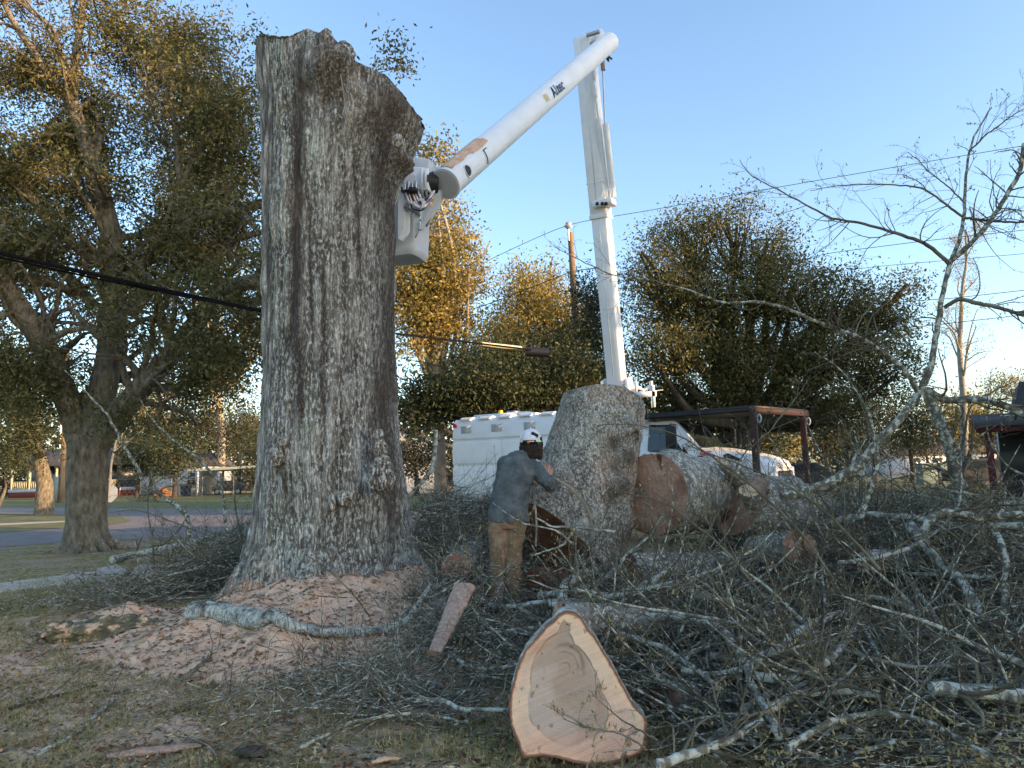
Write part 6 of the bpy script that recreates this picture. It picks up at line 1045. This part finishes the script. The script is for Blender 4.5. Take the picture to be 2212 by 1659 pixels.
# bare pale trees
def bare(name, label, pts, r0, r1, lens, m, nk=(14, 6, 5), leafm=None, bias=(0, 0, .12)):
    P = path(Dp(pts), 26); R = np.linspace(r0, r1, 26); o = thing(name, tuple(P[0]), label, 'tree'); b = MB().tubes(P, R, 12); P1, R1 = kids(P[None], R[None], nk[0], 0, .8, .5, 10, .2, .35, bias, lens, .02); P2, R2 = kids(P1, R1, nk[1], .45, .8, .5, 7, .25, .2, bias, None, .012); P3, R3 = kids(P2, R2, nk[2], .45, .8, .6, 5, .25, .2, bias, None, .007)
    b.tubes(P1, R1, 7, caps=False).tubes(P2, R2, 5, caps=False).tubes(P3, R3, 3, caps=False); part(b, 'trunk', M[m], o, True)
    if leafm: part(clusters(np.concatenate([P3[:, -1], P2[:, -1]]), 9, .35, .10, .04), 'crown', M[leafm], o)
bare('bare_tree', 'tall pale leafless tree catching the sun behind the forked limb', [(2085, 1010, 46), (2082, 860, 46), (2072, 760, 46), (2076, 690, 46), (2078, 620, 46), (2090, 560, 46), (2085, 500, 46)], .26, .05, 4.2, 'bark_pale', (16, 6, 5), 'leaf_g')
bare('bare_tree', 'leafless grey tree with fine twigs right of the golden tree', [(950, 900, 38), (960, 760, 38), (985, 660, 38), (1010, 600, 38), (1040, 560, 38), (1060, 520, 38)], .16, .04, 3.4, 'bark_pale', (14, 7, 6))
bare('bare_tree', 'bare multi-stemmed tree beside the stop sign', [(236, 1072, 60), (240, 1000, 60), (256, 930, 60), (270, 890, 60)], .12, .05, 4.5, 'bark_pale', (12, 6, 4))
# far woodland
n_ = 1700; x = rng.uniform(-110, 110, n_); y = rng.uniform(92, 118, n_); z = rng.uniform(0, 1, n_)**1.2*(6+3.5*np.sin(x*.07+1)+4.5*sst(5, -20, x)+3*fbm(np.stack([x*.2, y*.1, x*0], -1), 3)); k_ = ~((np.abs(x-40) < 9) & (z < 3)); cs = np.stack([x, y, z], -1)[k_]
tag(clusters(cs, 46, 2.2, .75, .4).build('woodland', M['leaf_far']), 'far line of mixed winter woodland along the horizon', 'woods', kind='stuff')
# unseen leaf banks added off to the right, shaped to block the low sun
SH = unit(np.array([.9, -.44, 0])); SP = np.array([.44, .9, 0])
for i, (q0, q1, s_, h_, n_) in enumerate([(.5, 13.9, 25, 20.5, 4000), (14, 28, 31, 9.3, 1500), (28, 48, 36, 18.5, 2500)]):
    q = rng.uniform(q0, q1, n_); s = s_+rng.uniform(0, 7, n_); z = rng.random(n_)*h_*(.9+.2*np.sin(q*1.1)); cs = q[:, None]*SP+s[:, None]*SH; cs[:, 2] = z
    tag(clusters(cs, 15, 1.0, .75, .5).build('woods', M['leaf_d']), 'unseen bank of leaves added off to the right to shade the yard', 'woods', kind='stuff')

# ================================================================ street things, houses, wires
g = G(228, 1128); X0, Y0 = g[0], g[1]; sg = thing('stop_sign', (X0, Y0, 0), 'stop sign seen from behind on a rusty post by the road', 'road sign')
part(MB().box(X0-.045, X0+.045, Y0-.03, Y0+.03, 0, 1.66), 'post', M['brown'], sg); part(MB().box(X0-.05, X0+.05, Y0-.035, Y0+.035, 1.661, 1.72), 'post_cap', M['orange'] if False else M['bare'], sg)  # tan cap colour stands in for sun catching the post top
a = np.arange(8)*pi/4+pi/8; part(MB().prism([(X0+.03+.40*cos(t_), Y0+.04, 1.15+.40*sin(t_)) for t_ in a], (0, .006, 0)), 'sign_panel', M['signg'], sg)
def building(name, label, x, y, z0, cat='house', rz=0.): return thing(name, (x, y, z0), label, cat, rz=rz)
def loc(b, o, name, m, smooth=False): return part(b, name, m, o, smooth, world=False)
# porch house, left
p = D(60, 1080, 80); h = building('porch_house', 'house with cream railed porch on a red brick base, far left', p[0]+4, 80, 0); w_ = 6.2
loc(MB().box(-w_, w_, 0, 9, .0, .62), h, 'foundation', M['brick']); loc(MB().box(-w_-.05, w_+.05, -.05, 9, .62, .95), h, 'porch_floor', M['wallw']); loc(MB().box(-w_+.2, w_-.2, 2.6, 9, .95, 3.6), h, 'wall', M['cardark'])
for x in (-6, -4.0, -1.0, 1.2, 3.4, 6.): loc(MB().box(x-.1, x+.1, 0, .2, .95, 3.5).box(x-.3, x+.3, .05, .15, 3.3, 3.5), h, 'porch_post', M['cream'])
b = MB().box(-6, 6, .05, .13, 1.75, 1.83).box(-6, 6, .05, .13, 1.0, 1.06)
for k in range(60): b.box(-5.95+k*.2, -5.89+k*.2, .06, .12, 1.06, 1.75)
loc(b, h, 'railing', M['cream']); loc(MB().prism([(-6.8, -.6, 3.5), (-6.8, 4.4, 5.6), (-6.8, 9.4, 3.5)], (13.6, 0, 0)), h, 'roof', M['roof'])
# white house and carport
p = D(395, 1065, 74); h = building('white_house', 'white house with a dark gable roof behind the carport', p[0], 76, 0)
loc(MB().box(-1.4, 1.4, 0, 7, 0, 3.2), h, 'wall', M['wallw']); loc(MB().prism([(-1.8, -.4, 3.05), (0, -.4, 4.5), (1.8, -.4, 3.05)], (0, 8, 0)), h, 'roof', M['roof']); f_ = loc(MB().box(-.45, .35, -.05, .02, 1.0, 2.3), h, 'window', M['glassf']); sub(MB().box(-.55, .45, -.08, -.05, .9, 1.0).box(-.55, .45, -.08, -.05, 2.3, 2.4).box(-.55, -.45, -.08, -.05, 1, 2.3).box(.35, .45, -.08, -.05, 1, 2.3).box(-.45, .35, -.08, -.05, 1.6, 1.66), 'frame', M['wallw'], f_)
p2_ = D(290, 1060, 82); h = building('shed', 'low white shed wall showing behind the stop sign', p2_[0], 84, 0); loc(MB().box(-6, 7.5, 0, 6, 0, 2.3), h, 'wall', M['wallw']); loc(MB().prism([(-6.3, -.3, 2.25), (-6.3, 3, 3.0), (-6.3, 6.3, 2.25)], (14.1, 0, 0)), h, 'roof', M['roof'])
p = D(424, 1066, 72); h = building('carport', 'pale green flat-roofed carport beside the white house', p[0], 72, 0, 'carport'); loc(MB().prism([(-1.2, 0, 2.4), (9.5, 0, 2.75), (9.5, 0, 3.0), (-1.2, 0, 2.65)], (0, 7, 0)), h, 'roof', mat('carport_roof', (.36, .42, .40)))
for x, y in ((0, .2), (8.8, .2), (0, 6.5), (8.8, 6.5)): loc(MB().box(x-.09, x+.09, y-.09, y+.09, 0, 2.45), h, 'post', M['wallw'])
p = D(478, 1062, 73); h = building('parked_car', 'dark parked car with a sunlit tail under the carport', p[0], 75, 0, 'car')
prof_c = [(-1.9, .45), (-1.95, 1.0), (-1.5, 1.15), (-1.0, 1.75), (.9, 1.8), (1.7, 1.3), (2.3, 1.15), (2.35, .45)]; bevel(loc(MB().prism([(x, -.85, z) for x, z in prof_c], (0, 1.7, 0)), h, 'body', M['cardark']), .08); h.scale = (.8, .8, .8)
loc(MB().prism([(x, -.87, z) for x, z in [(-1.35, 1.2), (-.9, 1.66), (.8, 1.7), (1.4, 1.25)]], (0, .01, 0)), h, 'side_window', M['glassf']); loc(MB().box(2.3, 2.4, -.8, .0, .7, 1.3), h, 'bumper', M['signg'])
for x in (-1.2, 1.5):
    w2 = loc(MB().tubes(np.array([[x, -.92, .4], [x, -.7, .4]]), np.array([.40, .40]), 20), h, 'wheel', M['tyre']); sub(MB().tubes(np.array([[x, -.94, .4], [x, -.9, .4]]), np.array([.25, .25]), 12), 'rim', M['signg'], w2)
loc(MB().box(2.25, 2.42, -.86, -.6, .95, 1.25), h, 'tail_lamp', M['lamp'])
p = D(398, 1062, 70); bevel(tag(MB().prism([(p[0]-.33, 70, 0), (p[0]+.33, 70, 0), (p[0]+.42, 70, 1.0), (p[0]-.42, 70, 1.0)], (0, .7, 0)).box(p[0]-.45, p[0]+.45, 69.95, 70.75, 1.0, 1.06).build('wheelie_bin', M['bin']), 'dark blue wheelie bin standing at the carport edge', 'bin'), .05)
p = D(281, 1063, 68); b = MB()
for k in range(60): c_ = np.array([p[0]+rng.uniform(-.65, .65), 68+rng.uniform(-.3, .3), 0]); c_[2] = rng.uniform(.05, max(.1, .95-abs(c_[0]-p[0])*.7)); b.tubes(np.array([c_-[.2, .1, rng.normal()*.08], c_+[.2, .1, 0]]), np.array([.07, .065]), 6)
for dx_ in (0,): pass
p3_ = D(343, 1062, 67); sh_ = np.array([p3_[0]-p[0], 0, 0])
for q in b.V: q += sh_
tag(b.build('firewood_pile', M['firew']), 'heap of orange-brown cut firewood before the chain link fence', 'firewood', kind='stuff')
# chain link fence
xa = D(235, 1060, 69)[0]; xb = D(570, 1060, 69)[0]; f_ = thing('chain_link_fence', (xa, 69, 0), 'long chain link fence in front of the white house', 'fence'); b = MB()
for k in range(int((xb-xa)/.5)): x = xa+k*.5; b.tubes(np.array([[x, 69, .05], [x+1.5, 69, 1.75]]), np.array([.012, .012]), 3, caps=False).tubes(np.array([[x+1.5, 69.01, .05], [x, 69.01, 1.75]]), np.array([.012, .012]), 3, caps=False)
part(b, 'mesh', M['fence'], f_); part(MB().tubes(np.array([[xa, 69, 1.8], [xb+1.5, 69, 1.8]]), np.array([.04, .04]), 6), 'rail', M['fence'], f_)
for x in np.arange(xa, xb, 3.): part(MB().tubes(np.array([[x, 69, 0], [x, 69, 1.9]]), np.array([.05, .05]), 6), 'post', M['fence'], f_)
# poles
p = G(133, 1086); o = thing('utility_pole', (p[0], p[1], 0), 'brown utility pole with a white tag left of the oak', 'utility pole'); part(MB().tubes(np.array([[p[0], p[1], 0], [p[0]-.2, p[1], 12.5]]), np.array([.22, .16]), 14), 'pole', M['wood'], o, True)
part(MB().box(p[0]-.42, p[0]-.20, p[1]-.22, p[1]-.1, 5.1, 6.3), 'tag', M['letwhite'], o); part(MB().box(p[0]-.55, p[0]-.22, p[1]-.35, p[1]-.1, .0, 2.1), 'meter_box', M['utilg'], o)
p0 = D(1256, 900, 34); p1 = D(1232, 503, 34); o = thing('utility_pole', tuple(p0-[0, 0, 3]), 'wooden utility pole leaning left of the lower boom', 'utility pole'); part(MB().tubes(np.array([p0-(p1-p0)*.2, p0, p1]), np.array([.20, .19, .14]), 14), 'pole', M['wood'], o, True)
part(MB().tubes(np.array([D(1229, 520, 33.8), D(1228, 492, 33.8)]), np.array([.045, .045]), 8), 'bracket', M['steel'], o, True); part(MB().tubes(np.array([D(1228, 494, 33.8), D(1228, 489, 33.8), D(1228, 485, 33.8), D(1228, 482, 33.8)]), np.array([.08, .24, .12, .16]), 14), 'insulator', M['signg'], o, True)
# wires
def wire(name, label, pts, r, m='wire', n_=1, sag=0., spread=.03, group=None):
    P = path(Dp(pts), 40); P[:, 2] -= sag*np.sin(np.linspace(0, pi, 40)); b = MB()
    for k in range(n_): ph = 6.28*k/max(n_, 1); off = np.stack([0*P[:, 0], np.cos(ph+np.arange(40)*.25)*spread, np.sin(ph+np.arange(40)*.25)*spread], -1)*(n_ > 1); b.tubes(P+off, np.full(40, r), 6, caps=False)
    return tag(b.build(name, M[m], None, True), label, 'cable', group)
wire('cable_bundle', 'thick black bundle of cables sagging behind the tall trunk', [(-80, 528, 9.8), (0, 547, 10), (200, 592, 10.6), (400, 637, 11.5), (575, 673, 13), (700, 697, 16), (850, 720, 20.5), (1000, 738, 22.5), (1160, 757, 25)], .012, n_=6, spread=.022)
wire('cable', 'single black cable just under the thick bundle at the left', [(-60, 546, 9.9), (0, 556, 10.1), (200, 600, 10.7), (400, 641, 11.5), (575, 676, 13)], .015)
o = thing('cable_splice', tuple(D(1150, 757, 25)), 'sunlit cable splice sleeve with a black closure at the end of the bundle', 'cable splice'); part(MB().tubes(np.array([D(1040, 743, 23.5), D(1125, 753, 24.7)]), np.array([.07, .09]), 10), 'sleeve', M['cream'], o, True); part(MB().tubes(np.array([D(1135, 759, 24.9), D(1185, 762, 25.)]), np.array([.16, .17]), 14), 'closure', M['black'], o, True)
wire('power_line', 'thin power line rising from the leaning pole to the right across the sky', [(1000, 590, 34), (1100, 540, 34), (1228, 483, 34), (1400, 455, 34), (1660, 408, 33), (1950, 358, 32), (2300, 300, 31)], .014)
wire('power_line', 'curved wire dropping left from the middle of the leaning pole', [(850, 715, 30), (950, 690, 31), (1060, 655, 32), (1150, 620, 33), (1238, 585, 34), (1330, 575, 34)], .02)
wire('power_line', 'dark wire across the right sky, upper of the pair', [(1340, 640, 30), (1600, 600, 29), (1780, 548, 28), (2000, 520, 27), (2212, 497, 26)], .012)
wire('power_line', 'dark wire across the right sky, second of the pair', [(1340, 668, 30), (1700, 600, 29), (1900, 575, 28), (2212, 548, 27)], .010)
wire('power_line', 'lower right wire just above the bare tree fork', [(1900, 655, 30), (2050, 645, 29), (2212, 627, 28)], .014)
wire('power_line', 'lowest right wire passing the tall stem', [(1340, 790, 31), (1700, 735, 30), (2000, 704, 29), (2212, 680, 28)], .014)
wire('power_line', 'thin low wire left of the truck roof', [(850, 770, 30), (1000, 800, 30), (1140, 785, 30), (1290, 760, 30)], .014)
# right side: red porch, utility boxes, far things
p = D(2165, 1060, 24); h = building('red_porch_house', 'house with dark red porch at the right edge', p[0]+2.7, 23.5, 0, rz=-radians(33))
loc(MB().box(-2.4, 6, 2.2, 8, 0, 3.2), h, 'wall', M['cardark']); loc(MB().box(-3.1, 6, -.3, .1, 2.62, 2.82), h, 'fascia', M['porchred']); loc(MB().prism([(-3.2, -.4, 2.82), (-3.2, 2.6, 3.4), (-3.2, 2.6, 2.82)], (9.2, 0, 0)), h, 'porch_roof', M['roof'])
loc(MB().prism([(-1.9, 2.0, 3.25), (-1.6, 2.0, 4.5), (5.6, 2.0, 4.7), (5.6, 2.0, 3.25)], (0, 6, 0)), h, 'roof', M['roof']); loc(MB().box(-2.3, 3.6, 1.9, 2.0, 3.1, 3.3), h, 'trim', M['wallw'])
for x in (-2.75, -1.5, .8): loc(MB().box(x-.11, x+.11, -.2, .02, .3, 2.62), h, 'porch_post', M['porchred'])
loc(MB().box(-3.0, 6, -.3, 2.2, 0, .3), h, 'porch_floor', M['concrete']); loc(MB().box(-1.1, -.2, 2.14, 2.2, .6, 2.4), h, 'window', M['glassf'])
p = D(868, 990, 62); h = building('gabled_house', 'small pale gabled house between the trunk and the truck', p[0], 62, 0)
loc(MB().prism([(-2.6, 0, 0), (2.4, 0, 0), (2.4, 0, 4.2), (0, 0, 5.5), (-2.6, 0, 4.2)], (0, 6, 0)), h, 'wall', M['signg']); loc(MB().prism([(-3, -.3, 4.0), (0, -.3, 5.6), (0, -.3, 5.8), (-3.1, -.3, 4.2)], (0, 7, 0)).prism([(0, -.3, 5.6), (4, -.3, 4.0), (4.1, -.3, 4.2), (0, -.3, 5.8)], (0, 7, 0)), h, 'roof', M['roof']); loc(MB().box(-.4, .6, -.06, .0, 2.9, 4.3), h, 'window', M['glassf'])
for i, (u, v, lab) in enumerate([(2010, 1030, 'green metal utility box on the far lawn, left one'), (2045, 1027, 'green metal utility box on the far lawn, right one')]):
    g = D(u, v, 52); tag(bevel(MB().box(g[0]-.55, g[0]+.55, 52, 52.9, 0, 1.5).box(g[0]-.6, g[0]+.6, 51.95, 52.95, 1.5, 1.6).build('utility_box', M['utilg']), .03), lab, 'utility box')
for i, (u, lab) in enumerate([(1720, 'dark vehicle parked on the drive behind the guard post'), (2120, 'dark car parked beside the red porch')]):
    g = D(u, 1030, 44); o = thing('parked_car', (g[0], 44, 0), lab, 'car'); bevel(loc(MB().prism([(x, -.85, z) for x, z in prof_c], (0, 1.7, 0)), o, 'body', M['cardark']), .08)
    loc(MB().prism([(x, -.87, z) for x, z in [(-1.35, 1.2), (-.9, 1.66), (.8, 1.7), (1.4, 1.25)]], (0, .01, 0)), o, 'side_window', M['glassf'])
    for x in (-1.2, 1.5): loc(MB().tubes(np.array([[x, -.92, .4], [x, -.7, .4]]), np.array([.38, .38]), 18), o, 'wheel', M['tyre'])
for i, (u, w_, lab) in enumerate([(1905, 4.5, 'far pale house catching the sun beyond the lawn, left one'), (2040, 4.5, 'far pale house catching the sun beyond the lawn, right one')]):
    g = D(u, 1010, 98); h = building('far_house', lab, g[0], 88, 0); loc(MB().box(-w_, w_, 0, 6, 0, 2.8), h, 'wall', M['wallw']); loc(MB().prism([(-w_-.5, -.5, 2.7), (-w_-.5, 3, 4.2), (-w_-.5, 6.5, 2.7)], (2*w_+1, 0, 0)), h, 'roof', M['roof']); loc(MB().box(-1.6, -.4, -.04, 0, .9, 2.2).box(1.2, 2.3, -.04, 0, .9, 2.2), h, 'window', M['glassf'])
